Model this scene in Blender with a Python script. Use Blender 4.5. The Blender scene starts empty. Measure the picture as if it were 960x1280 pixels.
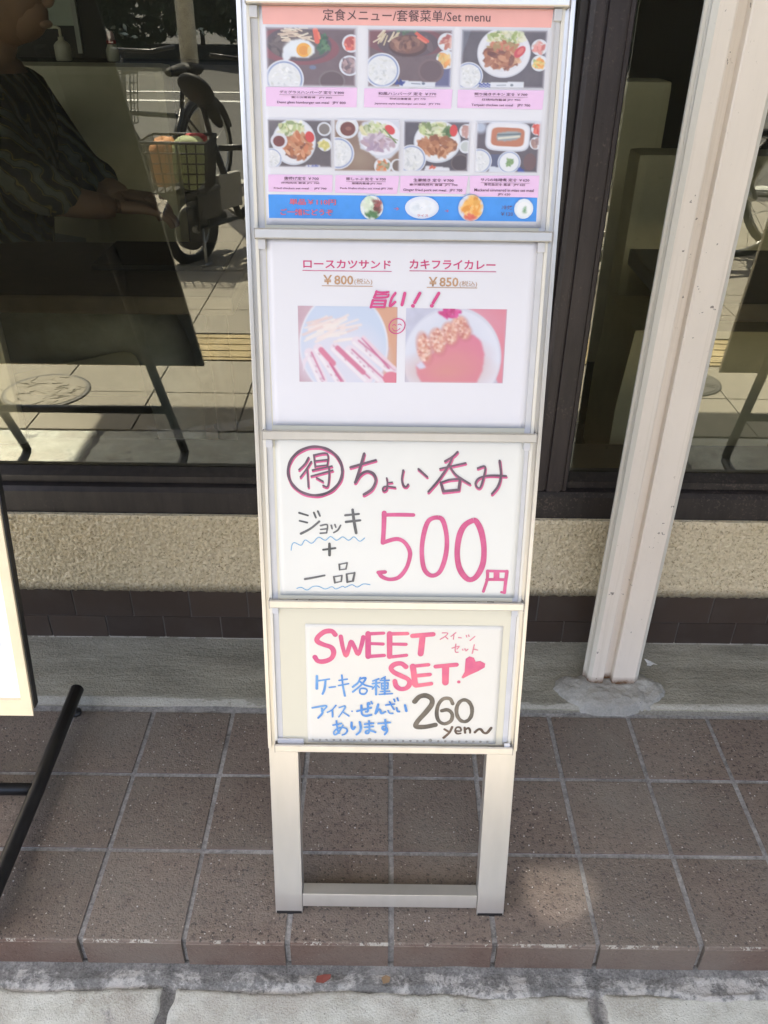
import bpy, bmesh, math, random
import numpy as np
from mathutils import Vector, Matrix, noise
random.seed(7)
rng = np.random.default_rng(11)
SC = bpy.context.scene
COL = SC.collection
R = math.radians
PI = math.pi

# ------------------------------------------------------------------ camera
cam_d = bpy.data.cameras.new("camera")
cam = bpy.data.objects.new("camera", cam_d)
COL.objects.link(cam)
SC.camera = cam
pit, rol = R(32), R(0.7)
fwd = Vector((0, math.cos(pit), -math.sin(pit)))
r0 = Vector((1, 0, 0)); u0 = r0.cross(fwd)
cr = r0*math.cos(rol) + u0*math.sin(rol)
cu = -r0*math.sin(rol) + u0*math.cos(rol)
m3 = Matrix((cr, cu, -fwd)).transposed()
cam.matrix_world = Matrix.Translation((0, 0, 1.2)) @ m3.to_4x4()
cam_d.sensor_fit = 'VERTICAL'; cam_d.sensor_height = 36; cam_d.lens = 36*1051/1280
cam_d.clip_start = 0.02; cam_d.clip_end = 500

# ------------------------------------------------------------------ light
sd = Vector((-0.22, -0.50, 1.0)).normalized()          # towards the sun
SC.world = bpy.data.worlds.new("World")
SC.world.use_nodes = True
wn = SC.world.node_tree
sky = wn.nodes.new("ShaderNodeTexSky")
sky.sky_type = 'NISHITA'; sky.sun_disc = False
sky.sun_elevation = math.asin(sd.z); sky.sun_rotation = math.atan2(sd.x, sd.y)
bg = wn.nodes["Background"]
wn.links.new(sky.outputs[0], bg.inputs[0])
bg.inputs[1].default_value = 0.12
sky.air_density = 0.8; sky.dust_density = 3.0; sky.ozone_density = 0.6
sl = bpy.data.lights.new("sun", 'SUN')
sl.energy = 5.0; sl.angle = R(0.5); sl.color = (1, 0.95, 0.88)
so = bpy.data.objects.new("sun", sl); COL.objects.link(so)
so.rotation_euler = sd.to_track_quat('Z', 'Y').to_euler(); so.location = (0, -3, 8)
SC.view_settings.view_transform = 'Standard'
SC.view_settings.look = 'None'
SC.view_settings.exposure = 2.32
SC.view_settings.gamma = 1.0
SC.cycles.max_bounces = 10; SC.cycles.diffuse_bounces = 5; SC.cycles.transparent_max_bounces = 12
SC.cycles.caustics_reflective = False; SC.cycles.caustics_refractive = False

# ------------------------------------------------------------------ helpers
def lin(c):
    c = np.asarray(c, dtype=float)/255.0
    return np.where(c <= 0.04045, c/12.92, ((c+0.055)/1.055)**2.4)
def lc(*c): return tuple(float(v) for v in lin(c)) + (1.0,)

class NT:
    def __init__(s, name):
        s.m = bpy.data.materials.new(name); s.m.use_nodes = True
        s.t = s.m.node_tree; s.b = s.t.nodes["Principled BSDF"]
        s.pos = s.t.nodes.new("ShaderNodeNewGeometry").outputs["Position"]
    def n(s, k, **kw):
        x = s.t.nodes.new("ShaderNode"+k)
        for a, v in kw.items(): setattr(x, a, v)
        return x
    def l(s, a, b): s.t.links.new(a, b)
    def map(s, scale=(1, 1, 1), src=None):
        x = s.n("Mapping"); x.inputs["Scale"].default_value = scale
        s.l(src or s.pos, x.inputs[0]); return x.outputs[0]
    def noise(s, scale, detail=4, rough=.55, vec=None, dist=0):
        x = s.n("TexNoise"); x.inputs["Scale"].default_value = scale
        x.inputs["Detail"].default_value = detail; x.inputs["Roughness"].default_value = rough
        x.inputs["Distortion"].default_value = dist
        s.l(vec if vec is not None else s.pos, x.inputs["Vector"]); return x.outputs["Fac"]
    def vor(s, scale, vec=None, feat='F1'):
        x = s.n("TexVoronoi"); x.feature = feat; x.inputs["Scale"].default_value = scale
        s.l(vec if vec is not None else s.pos, x.inputs["Vector"]); return x.outputs["Distance"]
    def ramp(s, fac, stops):
        x = s.n("ValToRGB"); e = x.color_ramp.elements
        while len(e) < len(stops): e.new(0.5)
        for i, (p, c) in enumerate(stops):
            e[i].position = p; e[i].color = c if len(c) == 4 else tuple(c)+(1,)
        s.l(fac, x.inputs[0]); return x.outputs[0]
    def mix(s, fac, a, b, mode='MIX'):
        x = s.n("Mix"); x.data_type = 'RGBA'; x.blend_type = mode
        if hasattr(fac, "links") or not isinstance(fac, (int, float)): s.l(fac, x.inputs[0])
        else: x.inputs[0].default_value = fac
        for v, i in ((a, 6), (b, 7)):
            if isinstance(v, tuple): x.inputs[i].default_value = v if len(v) == 4 else v+(1,)
            else: s.l(v, x.inputs[i])
        return x.outputs[2]
    def mth(s, op, a, b=0.0):
        x = s.n("Math"); x.operation = op
        for v, i in ((a, 0), (b, 1)):
            if isinstance(v, (int, float)): x.inputs[i].default_value = v
            else: s.l(v, x.inputs[i])
        return x.outputs[0]
    def bump(s, h, strength=.5, dist=.002):
        x = s.n("Bump"); x.inputs["Strength"].default_value = strength; x.inputs["Distance"].default_value = dist
        s.l(h, x.inputs["Height"]); s.l(x.outputs[0], s.b.inputs["Normal"])
    def col(s, c):
        if isinstance(c, tuple): s.b.inputs["Base Color"].default_value = c if len(c) == 4 else c+(1,)
        else: s.l(c, s.b.inputs["Base Color"])
        return s
    def set(s, **kw):
        names = dict(rough="Roughness", metal="Metallic", coat="Coat Weight", coatr="Coat Roughness", spec="Specular IOR Level", trans="Transmission Weight")
        for k, v in kw.items():
            if isinstance(v, (int, float)): s.b.inputs[names[k]].default_value = v
            else: s.l(v, s.b.inputs[names[k]])
        return s

def plain(name, c, rough=.6, metal=0, var=.12, scale=30, bump=0, spec=.5):
    t = NT(name); n = t.noise(scale, 4)
    a = tuple(v*(1-var) for v in c[:3]); b = tuple(min(1, v*(1+var)) for v in c[:3])
    t.col(t.ramp(n, [(.3, a), (.7, b)])); t.set(rough=rough, metal=metal, spec=spec)
    if bump: t.bump(t.noise(scale*6, 3), .4, bump)
    return t.m

class MB:
    """collects shapes that become one mesh object"""
    def __init__(s): s.bm = bmesh.new()
    def box(s, x0, x1, y0, y1, z0, z1, bev=0, mat=None):
        vs = [s.bm.verts.new((x, y, z)) for z in (z0, z1) for y in (y0, y1) for x in (x0, x1)]
        fs = [s.bm.faces.new([vs[i] for i in f]) for f in ((0, 2, 3, 1), (4, 5, 7, 6), (0, 1, 5, 4), (2, 6, 7, 3), (0, 4, 6, 2), (1, 3, 7, 5))]
        if mat is not None: bmesh.ops.transform(s.bm, matrix=mat, verts=vs)
        if bev:
            es = list({e for f in fs for e in f.edges})
            bmesh.ops.bevel(s.bm, geom=es, offset=bev, segments=2, profile=.7, affect='EDGES')
        return s
    def tube(s, pts, r, n=10, caps=True, closed=False):
        pts = [Vector(p) for p in pts]; rings = []
        up = Vector((0, 0, 1)); N = len(pts)
        rr = r if isinstance(r, (list, tuple)) else [r]*N
        prev = None
        for i, p in enumerate(pts):
            if closed: d = (pts[(i+1) % N]-pts[i-1]).normalized()
            else: d = (pts[min(i+1, N-1)]-pts[max(i-1, 0)]).normalized()
            if prev is None:
                a = d.cross(up)
                if a.length < .05: a = d.cross(Vector((1, 0, 0)))
            else: a = prev - d*prev.dot(d)
            a.normalize(); prev = a; b = d.cross(a)
            rings.append([s.bm.verts.new(p + (a*math.cos(q)+b*math.sin(q))*rr[i]) for q in [2*PI*k/n for k in range(n)]])
        rg = range(N) if closed else range(N-1)
        for i in rg:
            A, B = rings[i], rings[(i+1) % N]
            for k in range(n):
                s.bm.faces.new((A[k], A[(k+1) % n], B[(k+1) % n], B[k])).smooth = True
        if caps and not closed:
            s.bm.faces.new(rings[0][::-1]); s.bm.faces.new(rings[-1])
        return s
    def prism(s, poly, z0, z1, axis='z', caps=True):
        """poly of (a,b); axis z: (x,y)->z ; axis x: (y,z) -> x ; axis y: (x,z) -> y"""
        f = {'z': lambda a, b, c: (a, b, c), 'x': lambda a, b, c: (c, a, b), 'y': lambda a, b, c: (a, c, b)}[axis]
        A = [s.bm.verts.new(f(a, b, z0)) for a, b in poly]; B = [s.bm.verts.new(f(a, b, z1)) for a, b in poly]
        n = len(poly)
        for i in range(n): s.bm.faces.new((A[i], A[(i+1) % n], B[(i+1) % n], B[i]))
        if caps: s.bm.faces.new(A[::-1]); s.bm.faces.new(B)
        return s
    def lathe(s, prof, cx=0, cy=0, n=20, cz=0):
        rings = []
        for r, z in prof:
            rings.append([s.bm.verts.new((cx+max(r, 1e-4)*math.cos(2*PI*k/n), cy+max(r, 1e-4)*math.sin(2*PI*k/n), cz+z)) for k in range(n)])
        for A, B in zip(rings, rings[1:]):
            for k in range(n): s.bm.faces.new((A[k], A[(k+1) % n], B[(k+1) % n], B[k])).smooth = True
        s.bm.faces.new(rings[0][::-1]); s.bm.faces.new(rings[-1]); return s
    def quad(s, a, b, c, d): s.bm.faces.new([s.bm.verts.new(p) for p in (a, b, c, d)]); return s
    def poly(s, pts): return s.bm.faces.new([s.bm.verts.new(p) for p in pts])
    def sphere(s, c, r, sc=(1, 1, 1), u=16, v=10):
        m = Matrix.Translation(c) @ Matrix.Diagonal((r*sc[0], r*sc[1], r*sc[2], 1))
        g = bmesh.ops.create_uvsphere(s.bm, u_segments=u, v_segments=v, radius=1, matrix=m)
        for vv in g['verts']:
            for f in vv.link_faces: f.smooth = True
        return s
    def xf(s, m): bmesh.ops.transform(s.bm, matrix=m, verts=s.bm.verts[:]); return s
    def mesh(s, name, mat, norm=True):
        if norm: bmesh.ops.recalc_face_normals(s.bm, faces=s.bm.faces[:])
        me = bpy.data.meshes.new(name); s.bm.to_mesh(me); s.bm.free()
        if mat: me.materials.append(mat)
        return me
    def build(s, name, mat, parent=None, loc=None, norm=True, **props):
        return obj(name, s.mesh(name, mat, norm), parent, loc, **props)

def obj(name, me, parent=None, loc=None, **props):
    o = bpy.data.objects.new(name, me); COL.objects.link(o)
    if parent is not None: o.parent = parent
    if loc is not None: o.location = loc
    for k, v in props.items(): o[k] = v
    return o
def thing(name, label, cat, loc=(0, 0, 0), rot=(0, 0, 0), group=None):
    o = bpy.data.objects.new(name, None); COL.objects.link(o); o.empty_display_size = .1
    o.location = loc; o.rotation_euler = rot; o['label'] = label; o['category'] = cat
    if group: o['group'] = group
    return o
def structure(name, loc=(0, 0, 0)):
    o = bpy.data.objects.new(name, None); COL.objects.link(o); o.location = loc; o['kind'] = 'structure'; return o
def copy_tree(o, parent=None):
    c = o.copy(); COL.objects.link(c); c.parent = parent
    for ch in list(o.children): copy_tree(ch, c)
    return c
def grid_mesh(name, mat, P):
    """P array (ny,nx,3) of vertex positions"""
    ny, nx = P.shape[:2]
    idx = np.arange(ny*nx).reshape(ny, nx)
    F = np.stack([idx[:-1, :-1], idx[:-1, 1:], idx[1:, 1:], idx[1:, :-1]], -1).reshape(-1, 4)
    me = bpy.data.meshes.new(name)
    me.vertices.add(ny*nx); me.vertices.foreach_set("co", P.reshape(-1).astype(np.float32))
    me.loops.add(F.size); me.loops.foreach_set("vertex_index", F.reshape(-1).astype(np.int32))
    me.polygons.add(len(F)); me.polygons.foreach_set("loop_start", np.arange(0, F.size, 4, dtype=np.int32))
    me.polygons.foreach_set("loop_total", np.full(len(F), 4, dtype=np.int32))
    me.polygons.foreach_set("use_smooth", np.ones(len(F), dtype=bool))
    me.update(calc_edges=True)
    if mat: me.materials.append(mat)
    return me
def vnoise(shape, cell, seed):
    """smooth value noise on a pixel grid, 0..1"""
    g = np.random.default_rng(seed); h, w = shape
    gh, gw = int(h/cell)+3, int(w/cell)+3
    a = g.random((gh, gw)); y = np.arange(h)/cell; x = np.arange(w)/cell
    yi = y.astype(int); xi = x.astype(int); fy = (y-yi)[:, None]; fx = (x-xi)[None]
    fy = fy*fy*(3-2*fy); fx = fx*fx*(3-2*fx)
    A = a[yi][:, xi]; B = a[yi][:, xi+1]; Cc = a[yi+1][:, xi]; Dd = a[yi+1][:, xi+1]
    return (A*(1-fx)+B*fx)*(1-fy)+(Cc*(1-fx)+Dd*fx)*fy
def fnoise(shape, cell, seed, oct=4):
    o = 0; t = 0
    for k in range(oct):
        if cell/2**k < 1.01: break
        o = o+vnoise(shape, cell/2**k, seed+k)*.55**k; t += .55**k
    return o/t

# ------------------------------------------------------------------ materials
def m_tile():
    t = NT("floor_tile_clay")
    n1 = t.noise(7, 6, .65); n3 = t.noise(150, 4, .7); n4 = t.noise(70, 6, .75)
    oi = t.n("ObjectInfo").outputs["Random"]
    c = t.ramp(n1, [(.3, (0.132, 0.104, 0.084)), (.5, (0.173, 0.136, 0.109)), (.72, (0.222, 0.178, 0.144))])
    c = t.mix(.5, c, t.ramp(oi, [(0, (0.119, 0.093, 0.075)), (.5, (0.176, 0.140, 0.113)), (1, (0.222, 0.175, 0.139))]))
    c = t.mix(t.ramp(n4, [(.34, (.8, .8, .8)), (.50, (0, 0, 0))]), c, (0.097, 0.075, 0.062))
    c = t.mix(t.ramp(n3, [(.37, (1, 1, 1)), (.43, (0, 0, 0))]), c, (0.054, 0.044, 0.037))
    v = t.n("TexVoronoi"); v.inputs["Scale"].default_value = 170; t.l(t.pos, v.inputs["Vector"])
    rnd = t.n("SeparateColor"); t.l(v.outputs["Color"], rnd.inputs[0])
    sp = t.mth('MULTIPLY', t.mth('LESS_THAN', v.outputs["Distance"], .22), t.mth('GREATER_THAN', rnd.outputs[0], .80))
    c = t.mix(t.mth('MULTIPLY', sp, .8), c, t.ramp(rnd.outputs[1], [(0, (0.324, 0.260, 0.202)), (.6, (0.460, 0.411, 0.327)), (1, (0.688, 0.678, 0.650))]))
    sp2 = t.mth('MULTIPLY', t.mth('LESS_THAN', v.outputs["Distance"], .30), t.mth('LESS_THAN', rnd.outputs[0], .13))
    c = t.mix(t.mth('MULTIPLY', sp2, .8), c, (0.040, 0.035, 0.030))
    z = t.n("SeparateXYZ"); t.l(t.pos, z.inputs[0])
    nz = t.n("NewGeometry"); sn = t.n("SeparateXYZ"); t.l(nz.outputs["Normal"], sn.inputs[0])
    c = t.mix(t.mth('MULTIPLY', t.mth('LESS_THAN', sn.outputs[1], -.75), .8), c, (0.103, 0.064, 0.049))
    d = t.noise(3.2, 5, .6)
    c = t.mix(t.ramp(d, [(.42, (0, 0, 0)), (.72, (.6, .6, .6))]), c, (0.203, 0.192, 0.161))
    # scattered dark stains
    g = t.noise(11, 7, .75)
    c = t.mix(t.ramp(g, [(.62, (0, 0, 0)), (.70, (.55, .55, .55))]), c, (0.074, 0.063, 0.053))
    e = t.mth('MULTIPLY', t.mth('LESS_THAN', t.mth('ABSOLUTE', t.mth('SUBTRACT', z.outputs[1], .7165)), .0017), t.mth('GREATER_THAN', t.noise(15, 6, .8), .54))
    e = t.mth('MULTIPLY', e, t.mth('GREATER_THAN', z.outputs[2], -.006))
    c = t.mix(t.mth('MULTIPLY', e, .6), c, (0.447, 0.439, 0.377))
    t.col(c); t.set(rough=.84, spec=.35)
    h = t.mth('ADD', n3, t.mth('MULTIPLY', t.noise(320, 3, .6), .7)); t.bump(h, .9, .0024)
    return t.m
def m_grout():
    t = NT("grout"); n = t.noise(26, 7, .7); f = t.noise(170, 4, .7); b = t.noise(4, 3)
    c = t.ramp(n, [(.34, (0.081, 0.080, 0.079)), (.45, (0.203, 0.200, 0.195)), (.58, (0.317, 0.313, 0.301)), (.75, (0.459, 0.452, 0.422))])
    c = t.mix(t.ramp(b, [(.42, (0, 0, 0)), (.6, (.7, .7, .7))]), c, (0.176, 0.173, 0.173))
    c = t.mix(.35, c, t.ramp(f, [(.35, (0.068, 0.067, 0.064)), (.65, (0.486, 0.479, 0.448))]))
    t.col(c); t.set(rough=.95); t.bump(f, .7, .002); return t.m
def m_concrete(name, lo, mid, hi, scale=7, patch=None, rough=.92, big=1.6):
    t = NT(name); n = t.noise(scale, 8, .62); n2 = t.noise(big, 4, .55); f = t.noise(260, 3, .6)
    c = t.ramp(n, [(.28, lo), (.5, mid), (.74, hi)])
    if patch: c = t.mix(t.ramp(n2, [(.42, (0, 0, 0)), (.62, (1, 1, 1))]), c, patch)
    c = t.mix(.28, c, t.ramp(f, [(.3, tuple(.55*v for v in mid)), (.7, tuple(1.35*v for v in mid))]))
    v = t.vor(55); c = t.mix(t.ramp(v, [(.035, (.7, .7, .7)), (.075, (0, 0, 0))]), c, (.06, .058, .055))
    t.col(c); t.set(rough=rough); t.bump(t.mth('ADD', f, t.mth('MULTIPLY', n, 2.0)), .5, .0018); return t.m
def m_apron():
    t = NT("apron_cement"); n = t.noise(9, 8, .66, vec=t.map((.45, 1.6, 1))); b = t.noise(3.2, 5, .6, vec=t.map((.7, 2.2, 1))); f = t.noise(230, 3, .65)
    y = t.n("SeparateXYZ"); t.l(t.pos, y.inputs[0])
    c = t.ramp(n, [(.3, (0.150, 0.143, 0.110)), (.46, (0.234, 0.225, 0.174)), (.6, (0.324, 0.310, 0.244)), (.78, (0.480, 0.456, 0.364))])
    c = t.mix(t.ramp(b, [(.45, (0, 0, 0)), (.68, (0.900, 0.877, 0.840))]), c, (0.162, 0.152, 0.118))
    e = t.mth('MULTIPLY', t.mth('LESS_THAN', t.mth('ABSOLUTE', t.mth('SUBTRACT', y.outputs[1], 1.200)), .0055), t.mth('GREATER_THAN', n, .44))
    c = t.mix(t.mth('MULTIPLY', e, .5), c, (0.504, 0.491, 0.437))
    e = t.mth('MULTIPLY', t.mth('GREATER_THAN', y.outputs[1], 1.3795), t.mth('GREATER_THAN', t.noise(30, 5, .7), .47))
    c = t.mix(t.mth('MULTIPLY', e, .7), c, (0.540, 0.515, 0.459))
    c = t.mix(t.mth('MULTIPLY', t.mth('LESS_THAN', y.outputs[1], 1.193), .8), c, (0.108, 0.105, 0.099))
    c = t.mix(.3, c, t.ramp(f, [(.3, (0.144, 0.135, 0.101)), (.7, (0.480, 0.450, 0.358))]))
    t.col(c); t.set(rough=.93); t.bump(t.mth('ADD', f, t.mth('MULTIPLY', n, 4.0)), .8, .003); return t.m
def m_kerb():
    t = NT("kerb_concrete"); n = t.noise(14, 9, .68); b = t.noise(5.5, 6, .62); f = t.noise(330, 3, .6)
    c = t.ramp(n, [(.3, (.22, .20, .15)), (.42, (.38, .38, .32)), (.55, (.50, .515, .45)), (.7, (.60, .62, .56)), (.85, (.68, .69, .64))])
    c = t.mix(t.ramp(b, [(.52, (0, 0, 0)), (.60, (.85, .85, .85))]), c, (.37, .355, .30))
    c = t.mix(t.ramp(t.noise(8, 7, .7, dist=.6), [(.60, (0, 0, 0)), (.66, (.8, .8, .8))]), c, (.10, .10, .098))
    v = t.vor(95); c = t.mix(t.ramp(v, [(.05, (.85, .85, .85)), (.11, (0, 0, 0))]), c, (.08, .078, .065))
    c = t.mix(.25, c, t.ramp(f, [(.3, (.2, .2, .18)), (.7, (.6, .6, .58))]))
    t.col(c); t.set(rough=.9); t.bump(t.mth('ADD', f, t.mth('MULTIPLY', n, 3.0)), .7, .002); return t.m
def m_mortar():
    t = NT("dirty_mortar"); n = t.noise(13, 12, .78, dist=.3); f = t.noise(300, 4, .7); m = t.noise(34, 8, .75)
    xy = t.n("SeparateXYZ"); t.l(t.pos, xy.inputs[0])
    c = t.ramp(n, [(.38, (0.098, 0.096, 0.088)), (.47, (0.195, 0.192, 0.179)), (.50, (0.312, 0.307, 0.285)), (.535, (0.546, 0.531, 0.488)), (.75, (0.728, 0.704, 0.650))])
    c = t.mix(t.ramp(m, [(.40, (.9, .9, .9)), (.48, (0, 0, 0))]), c, (0.130, 0.128, 0.120))
    # darker along the foot of the nosing and a black crack at each stone joint
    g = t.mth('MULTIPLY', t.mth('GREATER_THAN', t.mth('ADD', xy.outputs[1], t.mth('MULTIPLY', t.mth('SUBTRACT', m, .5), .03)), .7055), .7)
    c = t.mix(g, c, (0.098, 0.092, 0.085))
    k = t.mth('SUBTRACT', t.mth('FRACT', t.mth('ADD', t.mth('DIVIDE', t.mth('ADD', xy.outputs[0], .312+.3175+.635*8), .635), 0.0)), .5)
    k = t.mth('ABSOLUTE', t.mth('ADD', t.mth('MULTIPLY', k, .635), t.mth('MULTIPLY', t.mth('SUBTRACT', m, .5), .05)))
    c = t.mix(t.ramp(t.mth('MULTIPLY', k, 20.0), [(.05, (.85, .85, .85)), (.30, (0, 0, 0))]), c, (0.078, 0.077, 0.073))
    c = t.mix(.25, c, t.ramp(f, [(.35, (0.078, 0.077, 0.075)), (.65, (0.546, 0.538, 0.500))]))
    t.col(c); t.set(rough=.95); t.bump(t.mth('ADD', f, t.mth('MULTIPLY', n, 5.0)), .9, .004); return t.m
def m_stucco():
    t = NT("stucco_cream"); n = t.noise(165, 5, .62, dist=.6); l = t.noise(5, 4)
    z = t.n("SeparateXYZ"); t.l(t.pos, z.inputs[0])
    c = t.ramp(n, [(.36, (.36, .28, .16)), (.43, (.74, .63, .42)), (.60, (.88, .77, .555)), (.8, (.92, .84, .64))])
    c = t.mix(t.ramp(l, [(.35, (.35, .35, .35)), (.7, (0, 0, 0))]), c, (.70, .62, .41))
    # darker towards the lower edge
    g = t.mth('SUBTRACT', 1.0, t.mth('MULTIPLY', t.mth('SUBTRACT', z.outputs[2], .137), 42.0))
    g = t.mth('MAXIMUM', t.mth('MINIMUM', t.mth('MULTIPLY', g, t.mth('MULTIPLY', n, 1.7)), .8), 0.0)
    c = t.mix(g, c, (.07, .062, .045))
    t.col(c); t.set(rough=.95); t.bump(t.mth('ADD', t.noise(240, 4, .65), n), 1.0, .0035); return t.m
def m_walltile():
    t = NT("dark_glazed_tile"); n = t.noise(20, 5); oi = t.n("ObjectInfo").outputs["Random"]
    c = t.ramp(oi, [(0, (0.038, 0.026, 0.021)), (1, (0.062, 0.043, 0.033))])
    c = t.mix(t.ramp(n, [(.45, (0, 0, 0)), (.8, (0.675, 0.625, 0.575))]), c, (0.068, 0.056, 0.048))
    t.col(c); t.set(rough=.45); t.bump(t.noise(60, 3), .25, .001); return t.m
def m_wood(name, c0, c1, rough=.5, speck=True):
    t = NT(name); v = t.map((1, 1, .12)); n = t.noise(60, 6, .6, vec=v); f = t.noise(190, 5, .7)
    c = t.ramp(n, [(.3, c0), (.7, c1)])
    if speck:
        c = t.mix(t.ramp(t.mth('MULTIPLY', f, t.mth('ADD', t.noise(7, 3), .52)), [(.63, (0, 0, 0)), (.74, (.6, .6, .6))]), c, (.12, .092, .075))
    t.col(c); t.set(rough=rough); t.bump(t.mth('ADD', n, f), .35, .0012); return t.m
def m_post():
    t = NT("post_paint"); v = t.map((1, 1, .25)); n = t.noise(14, 6, .6, vec=v); f = t.noise(120, 4, .7)
    z = t.n("SeparateXYZ"); t.l(t.pos, z.inputs[0])
    nn = t.n("NewGeometry") if False else None
    c = t.ramp(n, [(.3, (.70, .635, .55)), (.6, (.76, .69, .60)), (.8, (.81, .75, .67))])
    c = t.mix(t.ramp(f, [(.66, (0, 0, 0)), (.72, (.6, .6, .6))]), c, (.34, .28, .21))
    st = t.noise(1.0, 6, .7, vec=t.map((90, 90, 1.6)))
    c = t.mix(t.ramp(st, [(.54, (0, 0, 0)), (.72, (.45, .45, .45))]), c, (.50, .44, .35))
    ch = t.mth('MULTIPLY', t.mth('GREATER_THAN', t.noise(75, 3, .6), .69), t.mth('GREATER_THAN', t.noise(5, 3), .5))
    c = t.mix(t.mth('MULTIPLY', ch, .8), c, (.12, .10, .085))
    # pale green-white weathered arrises
    xx = z.outputs[0]
    e = t.mth('MAXIMUM', t.mth('LESS_THAN', xx, .4185), t.mth('GREATER_THAN', xx, .5055))
    c = t.mix(t.mth('MULTIPLY', e, .8), c, (.66, .64, .56))
    # rust at the foot
    h = t.mth('SUBTRACT', 1.0, t.mth('MULTIPLY', t.mth('SUBTRACT', z.outputs[2], .016), 45.0))
    h = t.mth('MAXIMUM', t.mth('MINIMUM', t.mth('MULTIPLY', h, t.mth('MULTIPLY', t.noise(60, 5, .75), 2.6)), 1.0), 0.0)
    c = t.mix(h, c, (.13, .062, .025))
    t.col(c); t.set(rough=.42); t.bump(t.noise(50, 4), .15, .001); return t.m
def m_alu():
    t = NT("champagne_aluminium"); v = t.map((8, 8, 1.0)); n = t.noise(6, 3, .5, vec=v)
    t.col(t.ramp(n, [(.3, (.64, .625, .59)), (.7, (.69, .67, .635))])); t.set(metal=.75, rough=.33); return t.m
def m_print():
    t = NT("printed_photo"); a = t.n("Attribute"); a.attribute_name = "ink"
    t.col(a.outputs["Color"]); t.set(rough=.5, coat=.5, coatr=.12); return t.m
def m_paper(name, c, rough=.55, coat=.6):
    t = NT(name); n = t.noise(13, 3)
    t.col(t.ramp(n, [(.3, tuple(v*.975 for v in c)), (.7, c)])); t.set(rough=rough, coat=coat, coatr=.14)
    t.bump(t.noise(9, 2), .12, .004); return t.m
def ink(name, c, rough=.5, coat=.3, var=.1):
    t = NT(name); n = t.noise(60, 3)
    t.col(t.ramp(n, [(.3, tuple(v*(1-var) for v in c)), (.7, tuple(min(1, v*(1+var)) for v in c))])); t.set(rough=rough, coat=coat, coatr=.14); return t.m
def m_marker(name, lo, hi, coat=.3, scale=28):
    t = NT(name); n = t.noise(scale, 4, .6)
    t.col(t.ramp(n, [(.32, lo), (.68, hi)])); t.set(rough=.5, coat=coat, coatr=.14); return t.m
def m_glass():
    m = bpy.data.materials.new("window_glass"); m.use_nodes = True; t = m.node_tree
    t.nodes.remove(t.nodes["Principled BSDF"]); out = t.nodes["Material Output"]
    g = t.nodes.new("ShaderNodeBsdfGlossy"); g.inputs["Roughness"].default_value = 0.0; g.inputs["Color"].default_value = (.98, .96, .88, 1)
    tr = t.nodes.new("ShaderNodeBsdfTransparent"); tr.inputs[0].default_value = (.97, .97, .88, 1)
    fr = t.nodes.new("ShaderNodeFresnel"); fr.inputs[0].default_value = 1.52
    mu = t.nodes.new("ShaderNodeMath"); mu.operation = 'MULTIPLY'; mu.inputs[1].default_value = 1.9; mu.use_clamp = True
    mx = t.nodes.new("ShaderNodeMixShader")
    t.links.new(fr.outputs[0], mu.inputs[0]); t.links.new(mu.outputs[0], mx.inputs[0])
    t.links.new(tr.outputs[0], mx.inputs[1]); t.links.new(g.outputs[0], mx.inputs[2])
    # dust film on the pane
    df = t.nodes.new("ShaderNodeBsdfDiffuse"); df.inputs[0].default_value = (.5, .5, .46, 1)
    gp = t.nodes.new("ShaderNodeNewGeometry"); no = t.nodes.new("ShaderNodeTexNoise"); no.inputs["Scale"].default_value = 6; no.inputs["Detail"].default_value = 6
    t.links.new(gp.outputs["Position"], no.inputs["Vector"])
    rp = t.nodes.new("ShaderNodeValToRGB"); rp.color_ramp.elements[0].position = .35; rp.color_ramp.elements[0].color = (.006,)*3+(1,)
    rp.color_ramp.elements[1].position = .75; rp.color_ramp.elements[1].color = (.022,)*3+(1,)
    t.links.new(no.outputs["Fac"], rp.inputs[0]); m2 = t.nodes.new("ShaderNodeMixShader")
    t.links.new(rp.outputs[0], m2.inputs[0]); t.links.new(mx.outputs[0], m2.inputs[1]); t.links.new(df.outputs[0], m2.inputs[2])
    t.links.new(m2.outputs[0], out.inputs[0]); return m
def m_leaf(name, a, b):
    t = NT(name); n = t.noise(2.5, 4); t.col(t.ramp(n, [(.3, a), (.7, b)])); t.set(rough=.6); return t.m
def m_asphalt():
    t = NT("asphalt"); n = t.noise(1.2, 5); f = t.noise(90, 3, .7)
    c = t.mix(.5, t.ramp(n, [(.3, (.05, .05, .048)), (.7, (.085, .083, .075))]), t.ramp(f, [(.3, (.035, .035, .035)), (.7, (.12, .115, .10))]))
    t.col(c); t.set(rough=.9); return t.m
def m_sweater():
    t = NT("patterned_knit"); w = t.n("TexWave"); w.bands_direction = 'DIAGONAL'; w.inputs["Scale"].default_value = 11; w.inputs["Distortion"].default_value = 9
    w.inputs["Detail"].default_value = 3; t.l(t.pos, w.inputs["Vector"])
    c = t.ramp(w.outputs["Fac"], [(0, (.02, .025, .03)), (.42, (.03, .035, .03)), (.55, (.32, .26, .10)), (.66, (.03, .035, .035)), (.85, (.20, .22, .21))])
    t.col(c); t.set(rough=.95); t.bump(t.noise(200, 3), .4, .003); return t.m

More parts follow.
